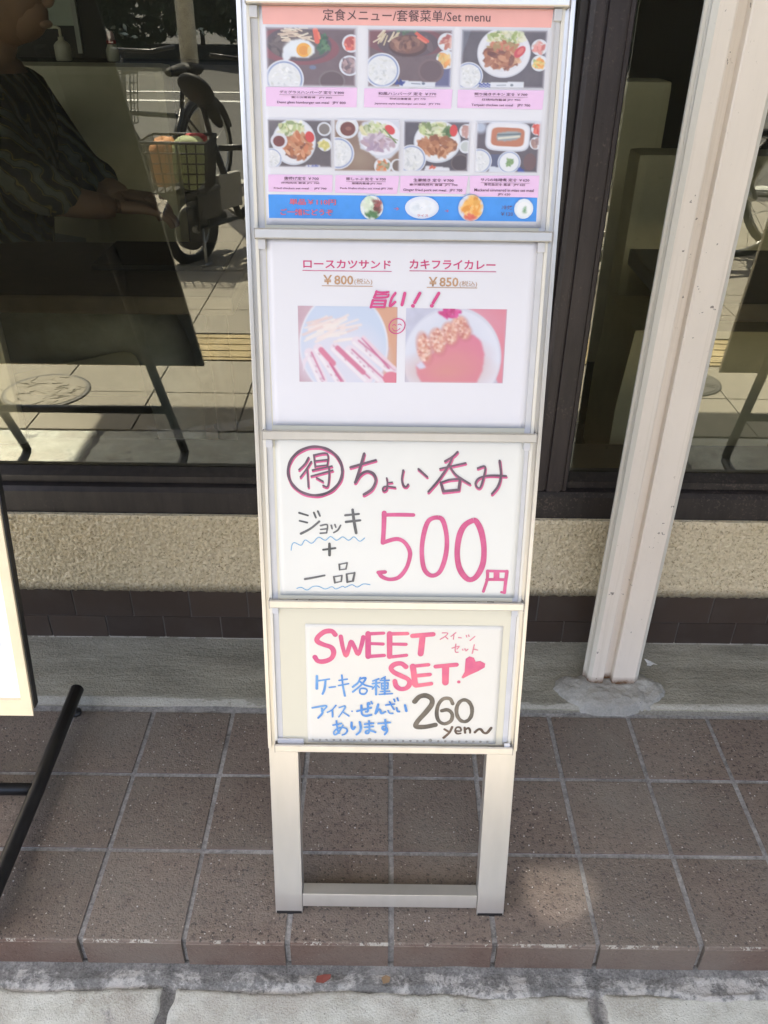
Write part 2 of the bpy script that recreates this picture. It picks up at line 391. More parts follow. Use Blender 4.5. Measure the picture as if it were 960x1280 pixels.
M = dict(
    tile=m_tile(), grout=m_grout(),
    concrete=m_apron(), concrete_old=m_concrete("apron_concrete", (.16, .16, .145), (.25, .25, .225), (.36, .355, .315), 6, (.19, .19, .17), big=4),
    footing=m_concrete("patch_mortar", (.19, .185, .16), (.34, .335, .30), (.52, .51, .475), 34, (.27, .262, .235), big=17),
    kerb=m_kerb(), mortar=m_mortar(), stucco=m_stucco(), walltile=m_walltile(),
    mgap=plain("wall_joint", (.13, .12, .11), .9), frame=m_wood("dark_frame_paint", (.014, .012, .0125), (.034, .028, .026), .45),
    mullion=m_wood("worn_brown_paint", (.016, .0125, .0135), (.045, .034, .034), .45),
    post=m_post(), alu=m_alu(), glass=m_glass(),
    panel=plain("ivory_backing", (.62, .59, .47), .35, var=.03, scale=5), track=plain("track_grey", (.54, .54, .55), .4, var=.06),
    endcap=plain('endcap_grey', (.34, .32, .29), .5), rib=plain("ivory_lip", (.66, .63, .55), .35, var=.03),
    paper=m_paper("sheet_white", (.675, .67, .705)), paper3=m_paper("sheet_warm_white", (.68, .68, .64)), paper4=m_paper("drawing_paper", (.70, .675, .605), coat=.15),
    prt=m_print(), asphalt=m_asphalt(),
    black=plain("black_tube_paint", (.012, .012, .013), .38, var=.3), board_back=plain("dark_board_back", (.014, .013, .012), .6),
    peach=plain("cream_edge_trim", (.74, .62, .42), .45, var=.05), blank=plain("white_panel", (.82, .82, .82), .4, var=.02),
    brown_back=plain("brown_board_back", (.22, .19, .145), .7),
    paver=m_concrete("paver", (.195, .178, .142), (.265, .243, .196), (.325, .30, .243), 5, (.235, .215, .175), big=1.2), tact=plain("tactile_yellow", (.33, .265, .145), .85, var=.2, scale=12),
    joint=plain("paver_joint", (.05, .045, .04), .95), white=plain("road_paint", (.6, .6, .56), .8, var=.15, scale=8), iron=plain("manhole_iron", (.10, .095, .085), .6, metal=.3, var=.3),
    pole=plain("pole_paint", (.62, .60, .54), .5, var=.15), canopy=plain("canopy_metal", (.55, .54, .50), .6), facade=plain("facade_render", (.42, .40, .35), .9, var=.1, scale=4),
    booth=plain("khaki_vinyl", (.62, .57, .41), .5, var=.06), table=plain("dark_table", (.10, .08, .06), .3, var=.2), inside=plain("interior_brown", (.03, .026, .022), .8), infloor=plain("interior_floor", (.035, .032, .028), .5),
    skin=plain("skin", (.40, .24, .17), .55, var=.1, scale=18), hair=plain("hair_black", (.012, .01, .009), .5), knit=m_sweater(), trousers=plain("grey_trousers", (.34, .36, .35), .9, var=.25, scale=9, bump=.004), vest=plain("dark_vest", (.018, .018, .02), .9),
    bottle=plain("cream_plastic", (.55, .52, .42), .35), redcap=plain("red_plastic", (.35, .02, .02), .4), pinkcap=plain("pink_plastic", (.5, .3, .32), .4),
    bike=plain("bike_black", (.012, .012, .013), .35, var=.3), seat=plain('saddle_vinyl', (.008, .008, .0085), .6, spec=.25), rubber=plain("tyre_rubber", (.01, .01, .01), .8), steel=plain("bike_steel", (.45, .45, .44), .3, metal=.8), wire=plain("basket_wire", (.025, .022, .02), .5), greywire=plain("grey_basket_mesh", (.10, .10, .10), .6),
    orange=plain("orange_bag", (.58, .26, .10), .7, bump=.003), lime=plain("lime_bag", (.42, .47, .24), .7, bump=.003), redcloth=plain("red_cloth", (.5, .03, .04), .8), plate=plain("grey_plate", (.30, .29, .26), .6),
    leafd=m_leaf("hedge_leaf", (.02, .035, .012), (.045, .075, .025)), leafl=m_leaf("pale_blossom", (.55, .55, .40), (.8, .8, .62)), bark=plain("bark", (.06, .045, .035), .9), soil=plain("planter_wall", (.03, .03, .028), .9),
    scrap=plain("paper_litter", (.75, .76, .74), .7), leafr=plain("dry_red_leaf", (.20, .055, .04), .7), leafb=plain("dry_brown_leaf", (.22, .15, .085), .7),
    notice=plain("notice_sheet", (.35, .37, .30), .7, var=.05), dgrey=plain("ink_grey", (.1, .1, .1), .7),
)
INK = dict(
    brown=ink("ink_brown", (.10, .05, .045)), plum=ink("ink_plum", (.10, .04, .07)), red=ink("ink_red", (.60, .13, .17)), navy=ink("ink_navy", (.13, .10, .22)),
    rose=ink("ink_rose", (.52, .05, .16)), tan=ink("ink_tan", (.45, .27, .15)),
    salmon=ink("ink_salmon", (.80, .40, .35), var=.02), lilac=ink("ink_lilac", (.74, .50, .72), var=.02), azure=ink("ink_azure", (.06, .28, .74), var=.06),
    p3=m_marker("marker_pink", (.46, .055, .17), (.62, .12, .27)), k3=m_marker("marker_grey_black", (.055, .04, .06), (.17, .10, .14)), g3=m_marker("marker_grey", (.06, .065, .07), (.14, .14, .145)),
    b3=m_marker("pen_blue", (.09, .28, .50), (.20, .42, .60)), sp=m_marker("brush_pink", (.50, .06, .20), (.74, .17, .23), .1, 16), sb=m_marker("brush_blue", (.045, .19, .52), (.16, .35, .62), .1, 30),
    sk=m_marker("brush_black", (.04, .038, .035), (.24, .20, .15), .1, 18), s2=m_marker("small_pink_pen", (.60, .18, .24), (.68, .24, .30), .1), uma=m_marker("bold_pink", (.52, .04, .17), (.60, .08, .24)),
    hole=ink("hole_grey", (.36, .34, .29)), ye=m_marker("brush_brown_black", (.06, .045, .035), (.20, .13, .09), .1),
)

DATA = {"TOPP":[[4.3,[[-67.5,705.7],[-68.3,699.0],[-70.7,692.4],[-74.5,686.5],[-79.5,681.5],[-85.6,677.5],[-92.4,674.8],[-99.7,673.6],[-107.0,673.9],
[-114.0,675.7],[-120.3,678.8],[-125.8,683.2],[-130.1,688.7],[-132.9,694.8],[-134.3,701.5],[-134.1,708.3],[-132.4,714.9],[-129.2,721.1],[-124.7,726.5],
[-119.2,730.9],[-112.7,734.1],[-105.8,735.9],[-98.7,736.4],[-91.6,735.4],[-85.0,733.0],[-79.1,729.3],[-74.2,724.5],[-70.5,718.8],[-68.3,712.5],
[-67.5,705.7]]],[3.1,[[-108.9,722.4],[-113.1,714.6],[-120.7,706.8]]],[2.9,[[-105.7,717.3],[-111.6,707.8],[-119.3,697.3]]],[3.1,[[-110.8,707.8],
[-109.6,684.3]]],[2.8,[[-102.3,725.9],[-100.9,710.5]]],[2.8,[[-102.3,725.5],[-85.9,727.8],[-86.0,712.4]]],[2.5,[[-101.2,718.2],[-86.8,720.1]]],
[2.5,[[-100.4,711.3],[-86.0,713.2]]],[2.7,[[-104.2,706.5],[-80.3,711.9]]],[2.7,[[-106.0,698.7],[-79.5,706.4]]],[2.9,[[-83.9,711.0],[-83.7,698.6],
[-85.9,685.5],[-91.3,686.7]]],[2.8,[[-99.5,696.7],[-91.7,692.1]]],[3.7,[[-57.3,710.7],[-26.4,720.3]]],[4.1,[[-40.6,728.3],[-45.0,712.9],
[-51.5,691.2]]],[4.3,[[-51.5,691.2],[-45.8,700.8],[-37.5,705.8],[-29.3,702.8],[-26.2,694.1],[-30.8,682.7],[-40.7,675.6]]],[2.7,[[-12.7,697.4],
[-11.8,690.8],[-12.5,683.0],[-15.8,680.3],[-17.5,682.9],[-14.2,686.4],[-1.8,685.4]]],[2.3,[[-11.8,691.2],[-5.7,692.1]]],[3.3,[[7.6,707.6],[6.2,696.3],
[8.1,688.5],[11.5,686.3],[13.9,689.4]]],[3.3,[[26.3,709.5],[37.3,699.6]]],[3.5,[[73.4,731.8],[67.1,725.5],[58.8,720.1]]],[3.5,[[67.5,726.0],
[63.4,715.2],[51.8,696.0],[39.4,680.1]]],[3.1,[[52.9,710.2],[83.8,718.0]]],[3.3,[[64.3,714.3],[73.0,702.4],[90.4,691.1]]],[4.1,[[54.4,692.6],
[58.1,680.9]]],[3.1,[[54.4,692.6],[65.0,696.2],[77.3,697.6]]],[4.1,[[78.2,696.3],[77.1,684.1]]],[4.3,[[58.1,680.9],[77.1,683.2]]],[3.1,[[99.3,711.7],
[107.9,714.0],[107.6,702.8],[103.8,687.1],[99.3,687.4],[97.5,693.1],[102.8,699.6],[115.9,702.4],[134.6,701.9]]],[3.7,[[125.5,721.6],[128.2,703.1],
[125.7,689.1],[118.5,678.5]]]],"TOPK":[[3.5,[[-68.0,707.6],[-68.8,700.8],[-71.2,694.3],[-75.0,688.4],[-80.0,683.3],[-86.1,679.4],[-92.9,676.7],
[-100.1,675.5],[-107.4,675.8],[-114.4,677.6],[-120.8,680.7],[-126.2,685.1],[-130.5,690.5],[-133.4,696.7],[-134.8,703.3],[-134.6,710.1],[-132.8,716.7],
[-129.7,722.9],[-125.2,728.3],[-119.6,732.7],[-113.2,735.9],[-106.3,737.7],[-99.1,738.2],[-92.1,737.2],[-85.4,734.8],[-79.6,731.2],[-74.7,726.4],
[-71.0,720.7],[-68.7,714.3],[-68.0,707.6]]],[2.6,[[-109.3,724.2],[-113.6,716.5],[-121.2,708.6]]],[2.4,[[-106.1,719.1],[-112.1,709.6],[-119.7,699.2]]],
[2.6,[[-111.3,709.6],[-110.1,686.2]]],[2.3,[[-102.7,727.7],[-101.3,712.3]]],[2.3,[[-102.7,727.4],[-86.3,729.6],[-86.5,714.2]]],[2.0,[[-101.7,720.0],
[-87.2,721.9]]],[2.0,[[-100.8,713.2],[-86.5,715.1]]],[2.2,[[-104.7,708.3],[-80.8,713.8]]],[2.2,[[-106.5,700.5],[-80.0,708.3]]],[2.4,[[-84.4,712.9],
[-84.2,700.5],[-86.3,687.4],[-91.8,688.6]]],[2.3,[[-99.9,698.5],[-92.2,694.0]]],[3.0,[[-57.8,712.5],[-26.9,722.2]]],[3.4,[[-41.1,730.2],[-45.4,714.8],
[-52.0,693.1]]],[3.5,[[-52.0,693.1],[-46.2,702.7],[-38.0,707.6],[-29.8,704.6],[-26.7,696.0],[-31.3,684.6],[-41.2,677.5]]],[2.2,[[-13.2,699.3],
[-12.3,692.7],[-13.0,684.9],[-16.3,682.2],[-18.0,684.8],[-14.7,688.3],[-2.3,687.3]]],[1.9,[[-12.3,693.1],[-6.2,694.0]]],[2.7,[[7.1,709.4],[5.6,698.2],
[7.6,690.4],[10.9,688.1],[13.4,691.3]]],[2.7,[[25.8,711.4],[36.7,701.5]]],[2.9,[[72.9,733.7],[66.6,727.3],[58.3,721.9]]],[2.9,[[66.9,727.8],
[62.9,717.0],[51.2,697.9],[38.8,682.0]]],[2.6,[[52.4,712.1],[83.3,719.8]]],[2.7,[[63.7,716.2],[72.4,704.2],[89.8,693.0]]],[3.4,[[53.8,694.4],
[57.5,682.8]]],[2.6,[[53.8,694.4],[64.4,698.0],[76.8,699.4]]],[3.4,[[77.6,698.2],[76.5,686.0]]],[3.5,[[57.5,682.8],[76.5,685.1]]],[2.6,[[98.7,713.5],
[107.3,715.8],[107.0,704.7],[103.2,689.0],[98.7,689.3],[97.0,695.0],[102.2,701.5],[115.3,704.2],[134.0,703.8]]],[3.0,[[124.9,723.4],[127.6,704.9],
[125.1,691.0],[117.9,680.4]]]],"GREY":[[2.6,[[-122.5,651.9],[-111.6,648.5]]],[2.6,[[-122.2,641.2],[-112.7,638.9]]],[3.0,[[-120.9,623.8],
[-108.6,630.9],[-97.5,640.6]]],[2.4,[[-104.0,652.5],[-101.6,645.7]]],[2.4,[[-99.0,654.4],[-96.5,648.1]]],[2.2,[[-95.9,635.0],[-87.4,636.2],
[-88.4,625.3]]],[2.0,[[-96.0,629.9],[-88.4,630.8]]],[2.2,[[-96.4,624.7],[-88.4,625.3]]],[2.2,[[-82.4,635.7],[-81.3,631.2]]],[2.2,[[-77.8,636.7],
[-76.5,633.1]]],[2.2,[[-70.6,635.9],[-74.0,629.5],[-79.3,625.8]]],[3.0,[[-64.6,649.4],[-47.5,651.5]]],[3.0,[[-63.8,640.5],[-45.8,642.9]]],
[3.6,[[-55.4,657.1],[-53.7,642.4],[-50.9,625.6]]],[3.0,[[-93.0,602.2],[-77.6,604.6]]],[3.4,[[-84.9,610.6],[-85.0,594.9]]],[2.8,[[-117.2,560.7],
[-104.7,563.3],[-91.7,566.3]]],[2.4,[[-72.6,582.0],[-72.2,574.5]]],[1.8,[[-72.6,582.0],[-62.3,584.5]]],[2.0,[[-62.3,584.5],[-64.1,575.7]]],
[1.6,[[-72.2,574.5],[-64.1,575.7]]],[2.4,[[-79.7,564.6],[-78.5,556.1]]],[1.8,[[-79.7,564.6],[-69.3,566.6]]],[2.0,[[-69.3,566.6],[-70.2,558.1]]],
[1.6,[[-78.5,556.1],[-70.2,558.1]]],[2.6,[[-63.3,568.6],[-62.4,557.2]]],[2.0,[[-63.3,568.6],[-52.9,570.6]]],[2.8,[[-52.9,570.6],[-55.0,559.2]]],
[2.0,[[-62.4,557.2],[-55.0,559.2]]]],"WAVE":[[1.2,[[-133.9,600.9],[-132.5,608.6],[-129.0,611.4],[-121.0,607.9],[-115.7,615.3],[-107.3,610.8],
[-98.7,619.2],[-90.2,615.1],[-83.4,620.3],[-75.8,615.3],[-68.1,620.1],[-60.5,615.5],[-53.7,620.3],[-46.4,614.4],[-40.2,619.0]]],[1.2,[[-127.9,547.2],
[-122.3,548.8],[-114.6,545.1],[-107.5,550.0],[-99.7,550.6],[-91.1,546.9],[-82.4,550.3],[-77.2,547.1],[-68.5,551.1],[-65.1,549.6],[-56.4,553.5],
[-49.5,550.2],[-41.7,554.7],[-33.0,553.8]]]],"PINK5":[[6.0,[[-15.7,653.3],[-16.1,632.1],[-16.9,612.9]]],[5.0,[[-16.8,650.4],[0.8,651.0],
[20.9,650.9]]],[5.4,[[-16.9,612.9],[-0.3,618.1],[9.9,614.2],[17.0,603.2],[17.5,592.1],[13.2,577.1],[4.0,564.8],[-8.0,561.8],[-17.6,565.4],
[-21.1,570.7]]],[5.0,[[-22.3,571.4],[-13.7,572.1]]],[6.0,[[52.1,647.9],[40.5,643.6],[34.7,625.5],[32.8,601.6],[36.4,577.4],[46.2,567.8],[57.1,574.0],
[63.5,596.5],[64.0,620.4],[59.0,642.1],[52.1,647.9]]],[7.4,[[96.7,644.7],[85.3,637.0],[79.3,620.6],[78.2,596.7],[82.9,576.2],[93.8,563.1],
[103.9,567.0],[111.3,584.1],[111.9,606.3],[107.7,628.2],[102.0,640.8],[96.7,644.7]]],[4.0,[[118.1,575.3],[118.3,563.4],[114.3,546.3]]],
[3.6,[[118.1,575.3],[143.1,575.1]]],[4.4,[[143.1,575.1],[142.3,560.0],[141.8,545.7]]],[3.0,[[137.6,545.6],[142.2,544.3]]],[4.0,[[117.9,563.4],
[142.1,563.4]]],[8.0,[[129.8,573.0],[130.2,565.1]]]],"SW":[[7.0,[[-78.6,480.0],[-83.5,485.3],[-92.9,484.2],[-101.6,476.4],[-102.5,469.9],
[-94.6,465.1],[-84.5,461.2],[-81.0,453.8],[-84.0,444.7],[-93.5,439.6],[-102.2,440.0],[-106.2,446.0]]],[5.7,[[-71.4,477.6],[-68.6,460.6],[-64.6,448.3],
[-60.6,460.7],[-57.7,470.5],[-53.4,462.4],[-48.3,451.0],[-44.0,464.2],[-41.4,477.2]]],[7.4,[[-35.1,482.5],[-34.9,447.8]]],[4.9,[[-35.4,481.9],
[-14.6,483.3]]],[4.9,[[-33.9,467.6],[-15.1,467.0]]],[5.1,[[-35.2,447.8],[-13.4,449.8]]],[7.4,[[-6.6,482.6],[-6.2,447.9]]],[5.1,[[-6.6,482.3],
[17.1,483.2]]],[4.9,[[-5.0,467.2],[15.3,467.0]]],[5.1,[[-6.1,447.4],[16.3,450.5]]],[6.4,[[23.8,479.8],[51.1,482.6]]],[7.9,[[37.1,478.3],
[35.3,453.0]]],[7.0,[[16.0,432.8],[10.0,437.7],[1.3,436.7],[-4.0,430.8],[0.0,424.2],[10.4,418.5],[19.3,413.5],[21.6,406.8],[17.4,399.9],[9.3,398.4],
[3.3,403.1],[1.4,410.7]]],[8.5,[[25.3,433.7],[29.2,405.2]]],[5.5,[[24.9,433.7],[46.2,436.5]]],[5.5,[[30.3,419.1],[48.6,421.5]]],[5.7,[[30.0,403.5],
[50.9,407.2]]],[6.4,[[56.0,433.8],[83.9,437.1]]],[9.5,[[69.4,433.5],[70.0,409.2]]],[4.5,[[88.0,410.6],[88.3,410.4]]]],"SMP":[[1.6,[[63.2,484.8],
[70.4,484.5],[67.0,479.6],[60.7,475.1]]],[1.6,[[67.0,479.6],[70.7,475.9]]],[1.6,[[81.1,485.4],[74.9,479.7]]],[1.6,[[78.7,482.1],[78.2,475.6]]],
[1.6,[[85.0,478.2],[88.7,477.7]]],[1.6,[[95.0,481.6],[95.8,479.1]]],[1.6,[[98.1,482.4],[98.8,480.0]]],[1.6,[[106.5,480.1],[100.4,474.0]]],
[1.6,[[77.0,462.2],[86.3,465.2],[83.6,461.0]]],[1.6,[[81.8,468.4],[81.2,459.3],[82.3,456.1],[85.2,456.1]]],[1.6,[[90.8,460.8],[91.6,459.2]]],
[1.6,[[94.1,461.5],[94.8,459.5]]],[1.6,[[98.1,460.9],[95.7,458.2]]],[1.7,[[106.4,467.9],[104.2,454.7]]],[1.6,[[106.0,461.0],
[111.2,459.8]]]],"BLUE":[[3.9,[[-104.0,416.8],[-104.4,397.4]]],[2.6,[[-103.4,409.3],[-87.2,412.4]]],[3.2,[[-92.4,410.3],[-94.0,396.6],[-96.8,388.9]]],
[2.6,[[-87.4,399.3],[-79.2,400.6]]],[2.3,[[-74.0,410.5],[-63.0,412.7]]],[2.3,[[-74.8,402.4],[-61.2,405.6]]],[2.8,[[-70.3,418.7],[-68.9,402.1],
[-66.3,386.3]]],[3.0,[[-45.3,415.1],[-48.3,407.5],[-55.6,400.6]]],[3.0,[[-45.3,413.5],[-38.0,414.7],[-43.9,404.2],[-55.4,392.9]]],[2.8,[[-46.8,410.1],
[-39.4,403.9],[-29.1,401.0]]],[2.6,[[-45.3,397.7],[-45.3,390.8],[-39.4,389.7],[-36.0,394.9],[-38.7,398.3],[-45.3,397.7]]],[2.6,[[-20.4,413.8],
[-28.4,410.3]]],[2.6,[[-28.8,406.1],[-18.8,407.9]]],[3.0,[[-24.0,411.2],[-23.8,389.1]]],[2.1,[[-24.0,404.4],[-29.1,397.6]]],[2.1,[[-23.2,404.5],
[-19.5,400.3]]],[2.3,[[-11.6,417.3],[-16.7,413.9]]],[2.3,[[-18.1,411.3],[-6.4,411.8]]],[2.3,[[-16.6,407.1],[-16.1,398.1]]],[2.3,[[-16.6,407.1],
[-7.8,407.7]]],[2.3,[[-7.8,407.7],[-8.1,398.7]]],[2.3,[[-16.1,398.1],[-8.1,398.7]]],[2.1,[[-16.6,402.8],[-8.2,403.3]]],[3.0,[[-12.3,414.8],
[-12.0,390.1]]],[2.1,[[-18.0,394.0],[-5.4,394.8]]],[2.3,[[-19.4,389.5],[-1.7,391.1]]],[2.6,[[-111.1,366.8],[-92.1,370.6],[-94.4,364.8],
[-98.2,362.1]]],[3.0,[[-98.1,366.5],[-97.5,358.7],[-103.3,350.7]]],[2.3,[[-78.7,371.4],[-84.0,364.1],[-90.5,360.0]]],[2.6,[[-83.7,364.1],
[-83.4,353.1]]],[2.3,[[-74.3,367.7],[-66.1,370.4],[-68.4,363.4],[-74.9,352.9]]],[2.3,[[-69.1,360.8],[-60.9,354.6]]],[2.1,[[-56.7,362.4],
[-56.4,362.2]]],[3.2,[[-49.7,362.5],[-30.4,368.3]]],[3.2,[[-34.9,375.2],[-34.8,363.0],[-37.5,361.6]]],[3.2,[[-43.8,371.6],[-43.0,358.6],[-37.8,355.1],
[-30.0,357.0]]],[2.6,[[-33.4,376.6],[-32.2,373.5]]],[2.6,[[-30.4,378.3],[-28.9,374.9]]],[3.4,[[-20.7,373.6],[-24.3,359.2]]],[3.2,[[-24.3,359.2],
[-19.9,365.9],[-17.7,364.1],[-16.1,359.5],[-10.9,362.2]]],[2.6,[[-10.3,372.9],[1.5,374.8]]],[2.6,[[-5.2,378.2],[-0.6,368.7],[1.2,366.2]]],
[2.3,[[-7.2,364.3],[-4.9,360.0],[-0.5,359.7]]],[2.3,[[0.7,382.6],[1.9,378.8]]],[2.3,[[5.1,384.4],[6.6,380.1]]],[2.8,[[4.6,368.8],[5.7,363.6],
[8.4,362.8]]],[3.6,[[16.0,373.3],[18.0,364.1]]],[2.6,[[-82.8,339.6],[-71.5,342.4]]],[2.6,[[-78.2,346.7],[-76.8,332.6],[-74.6,326.8]]],
[2.6,[[-69.2,339.8],[-75.3,328.2],[-80.6,324.0],[-81.7,329.0],[-75.3,335.3],[-66.3,335.4],[-63.3,331.0],[-66.3,325.6],[-70.1,323.8]]],
[3.2,[[-57.2,344.3],[-57.2,336.4],[-55.0,333.2],[-52.7,337.0]]],[3.4,[[-46.0,345.4],[-44.5,336.6],[-45.9,329.5],[-50.2,325.0]]],[2.8,[[-39.2,342.0],
[-27.2,343.5]]],[2.8,[[-39.2,336.7],[-27.2,338.2]]],[2.8,[[-33.2,347.3],[-32.8,329.7],[-36.9,326.9],[-37.7,330.5],[-31.7,331.8],[-24.1,328.9]]],
[2.8,[[-20.5,343.1],[-4.0,345.1]]],[3.0,[[-10.8,349.4],[-9.8,333.5],[-13.6,333.5],[-14.4,337.9],[-9.9,338.0],[-7.9,331.8],
[-11.3,325.4]]]],"BLK":[[7.3,[[29.1,378.7],[35.6,386.5],[44.4,388.3],[52.0,383.3],[52.5,374.7],[45.2,362.4],[33.6,346.5],[32.3,338.6],[44.4,338.2],
[58.5,341.6]]],[5.4,[[81.2,376.0],[77.2,383.7],[68.3,383.5],[61.9,374.8],[59.8,360.9],[62.8,348.7],[71.2,343.5],[80.0,348.9],[81.1,359.5],
[74.9,366.0],[66.7,364.5]]],[5.4,[[108.3,365.1],[108.1,360.4],[107.2,356.0],[105.5,352.3],[103.2,349.5],[100.5,347.8],[97.6,347.5],[94.7,348.4],
[92.0,350.6],[89.7,353.8],[88.0,357.8],[87.0,362.4],[86.8,367.1],[87.4,371.7],[88.8,375.7],[90.8,379.0],[93.3,381.2],[96.1,382.2],[99.0,381.9],
[101.8,380.4],[104.3,377.7],[106.3,374.1],[107.7,369.8],[108.3,365.1]]]],"YEN":[[3.6,[[71.5,334.7],[77.7,330.4]]],[3.6,[[81.9,338.4],[78.5,329.5],
[70.8,320.8]]],[2.8,[[86.7,332.3],[94.2,332.4],[92.7,338.0],[88.0,337.6],[86.4,332.3],[89.1,327.9],[94.1,328.3]]],[3.2,[[99.2,337.8],[100.3,329.5]]],
[3.2,[[100.1,334.2],[104.5,337.3],[106.9,333.5],[107.1,329.5]]],[3.9,[[113.9,330.4],[118.1,335.0],[121.9,335.1],[125.9,330.2],[130.5,329.7],
[136.0,337.8]]]],"UMA":[[2.6,[[-27.5,923.3],[-30.3,916.5]]],[2.4,[[-28.2,922.9],[-21.4,922.0],[-14.0,922.8]]],[2.4,[[-30.6,916.3],[-16.0,916.9],
[-13.8,920.0]]],[2.8,[[-31.6,913.4],[-34.1,905.4]]],[2.4,[[-31.8,913.2],[-17.1,913.1]]],[2.8,[[-17.1,913.1],[-18.6,905.9]]],[2.0,[[-32.3,909.4],
[-18.1,909.5]]],[2.4,[[-33.9,905.9],[-18.6,905.9]]],[1.8,[[-28.7,919.6],[-16.1,920.0]]],[2.9,[[-6.1,921.7],[-10.2,915.5],[-12.2,906.7],[-6.2,911.7]]],
[3.5,[[4.7,921.6],[1.8,908.6]]],[3.5,[[21.9,921.8],[16.2,911.2]]],[4.2,[[14.1,907.7],[14.4,907.6]]],[3.5,[[43.6,922.1],[37.3,911.1]]],
[4.2,[[35.8,908.0],[36.2,907.9]]]],"SMI":[[1.2,[[4.6,889.2],[5.4,887.5],[5.7,885.6],[5.4,883.6],[4.7,881.6],[3.6,879.9],[2.0,878.3],[0.2,877.1],
[-1.9,876.3],[-4.0,875.9],[-6.1,876.0],[-8.1,876.5],[-9.9,877.5],[-11.3,878.8],[-12.3,880.4],[-12.8,882.3],[-12.8,884.3],[-12.3,886.2],[-11.4,888.1],
[-10.0,889.8],[-8.3,891.1],[-6.4,892.2],[-4.3,892.8],[-2.1,892.9],[-0.1,892.6],[1.8,891.9],[3.4,890.7],[4.6,889.2]]],[0.9,[[-8.7,885.2],[-6.6,886.3],
[-4.8,884.9]]],[0.9,[[-2.4,886.1],[-0.2,886.8],[1.4,885.5]]],[0.9,[[-9.2,882.2],[-6.5,879.1],[-2.8,879.7],[-0.1,881.8]]]],"HEART":[[91.4,417.6],
[95.3,426.4],[95.5,438.1],[95.8,446.4],[100.8,450.1],[106.7,448.2],[109.4,441.9],[115.6,443.3],[122.4,439.3],[122.0,433.4],[113.5,427.5],
[102.1,421.4],[93.5,415.9]],"HOLES":[[-111.0,314.8,2.1],[-101.4,314.8,2.1],[-92.1,314.8,2.1],[-82.2,314.9,2.1],[-72.7,314.9,2.1],[-63.0,314.9,2.1],
[-53.3,314.9,2.1],[-43.7,314.9,2.1],[-32.3,316.3,3.2],[-23.7,314.8,2.1],[-14.6,314.8,2.1],[-4.8,314.7,2.1],[4.8,314.7,2.1],[14.4,314.7,2.1],
[24.6,315.0,2.1],[34.1,315.0,2.1],[43.5,315.0,2.1],[52.2,316.3,3.2],[63.5,315.4,2.1],[73.3,315.3,2.1],[82.8,315.3,2.1],[92.7,315.3,2.1],
[102.5,315.3,2.1],[112.3,315.3,2.1],[122.2,315.2,2.1],[131.7,315.2,2.1]],"T1":[["定食メニュー/套餐菜单/Set menu",[-85.3,1194.1,87.4,1204.8],"brown",0],
["デミグラスハンバーグ 定食 ￥800",[-132.1,1125.9,-63.9,1128.8],"plum",1],["黄汁汉堡套餐   JPY 800",[-119.8,1121.3,-76.7,1123.5],"plum",1],
["Demi glass hamburger set meal   JPY 800",[-134.9,1115.8,-62.1,1118.8],"plum",1],["和風ハンバーグ 定食 ￥770",[-27.6,1125.6,33.8,1128.6],"plum",1],
["和式汉堡套餐   JPY 770",[-15.5,1120.9,22.8,1123.2],"plum",1],["Japanese style hamburger set meal   JPY 770",[-31.4,1116.2,38.4,1118.4],"plum",1],
["照り焼きチキン 定食 ￥700",[74.4,1126.2,130.4,1129.1],"plum",1],["红烧鸡肉套餐 JPY 700",[82.4,1121.0,123.4,1123.5],"plum",1],
["Teriyaki chicken set meal    JPY 700",[71.5,1115.5,134.2,1118.4],"plum",1],["唐揚げ定食 ￥700",[-129.9,1040.8,-92.0,1044.1],"plum",1],
["炸鸡肉块 套餐 JPY 700",[-132.9,1036.5,-91.3,1038.8],"plum",1],["Fried chicken set meal     JPY 700",[-141.3,1030.7,-83.4,1033.2],"plum",1],
["豚しゃぶ 定食 ￥700",[-61.9,1041.1,-18.5,1044.2],"plum",1],["涮猪肉套餐 JPY 700",[-55.8,1036.6,-22.9,1039.2],"plum",1],
["Pork Shabu-shabu set meal JPY 700",[-68.6,1031.5,-10.8,1034.0],"plum",1],["生姜焼き 定食 ￥700",[11.8,1040.5,55.7,1043.9],"plum",1],
["姜汁猪肉排片 套餐  JPY 700",[7.5,1036.0,60.1,1038.7],"plum",1],["Ginger fried pork set meal   JPY 700",[0.7,1030.1,65.6,1033.4],"plum",1],
["サバの味噌煮 定食 ￥620",[85.2,1041.7,138.5,1045.0],"plum",1],["青花鱼定食 套餐   JPY 620",[89.3,1036.8,134.2,1039.9],"plum",1],
["Mackerel simmered in miso set meal",[78.8,1031.4,144.0,1034.3],"plum",1],["JPY 620",[104.7,1026.9,118.6,1029.7],"plum",1],
["単品￥110円",[-124.5,1015.3,-73.3,1021.6],"red",2],["ご一緒にどうぞ",[-134.8,1004.3,-76.7,1011.2],"red",2],["→",[-9.3,1010.8,-3.5,1013.9],"red",1],
["→",[47.2,1009.3,51.7,1012.2],"red",1],["冷奴",[109.8,1013.1,121.8,1017.3],"navy",1],["￥120",[109.5,1006.5,122.9,1010.3],"navy",1],
["ライス",[16.7,1004.4,29.0,1006.9],"red",1]],"T2":[["ロースカツサンド",[-110.9,947.9,-11.5,957.4],"rose",2],["カキフライカレー",[9.3,948.5,106.8,958.8],"rose",2],
["￥800",[-88.5,930.2,-54.2,940.8],"tan",2],["(税込)",[-53.1,930.1,-32.5,937.2],"tan",0],["￥850",[31.4,929.4,65.6,940.0],"tan",2],
["(税込)",[66.9,928.9,87.0,936.1],"tan",0]],"BARS1":[[[-132.2,1124.4,-63.9,1124.7],"plum"],[[-27.6,1124.2,33.9,1124.5],"plum"],
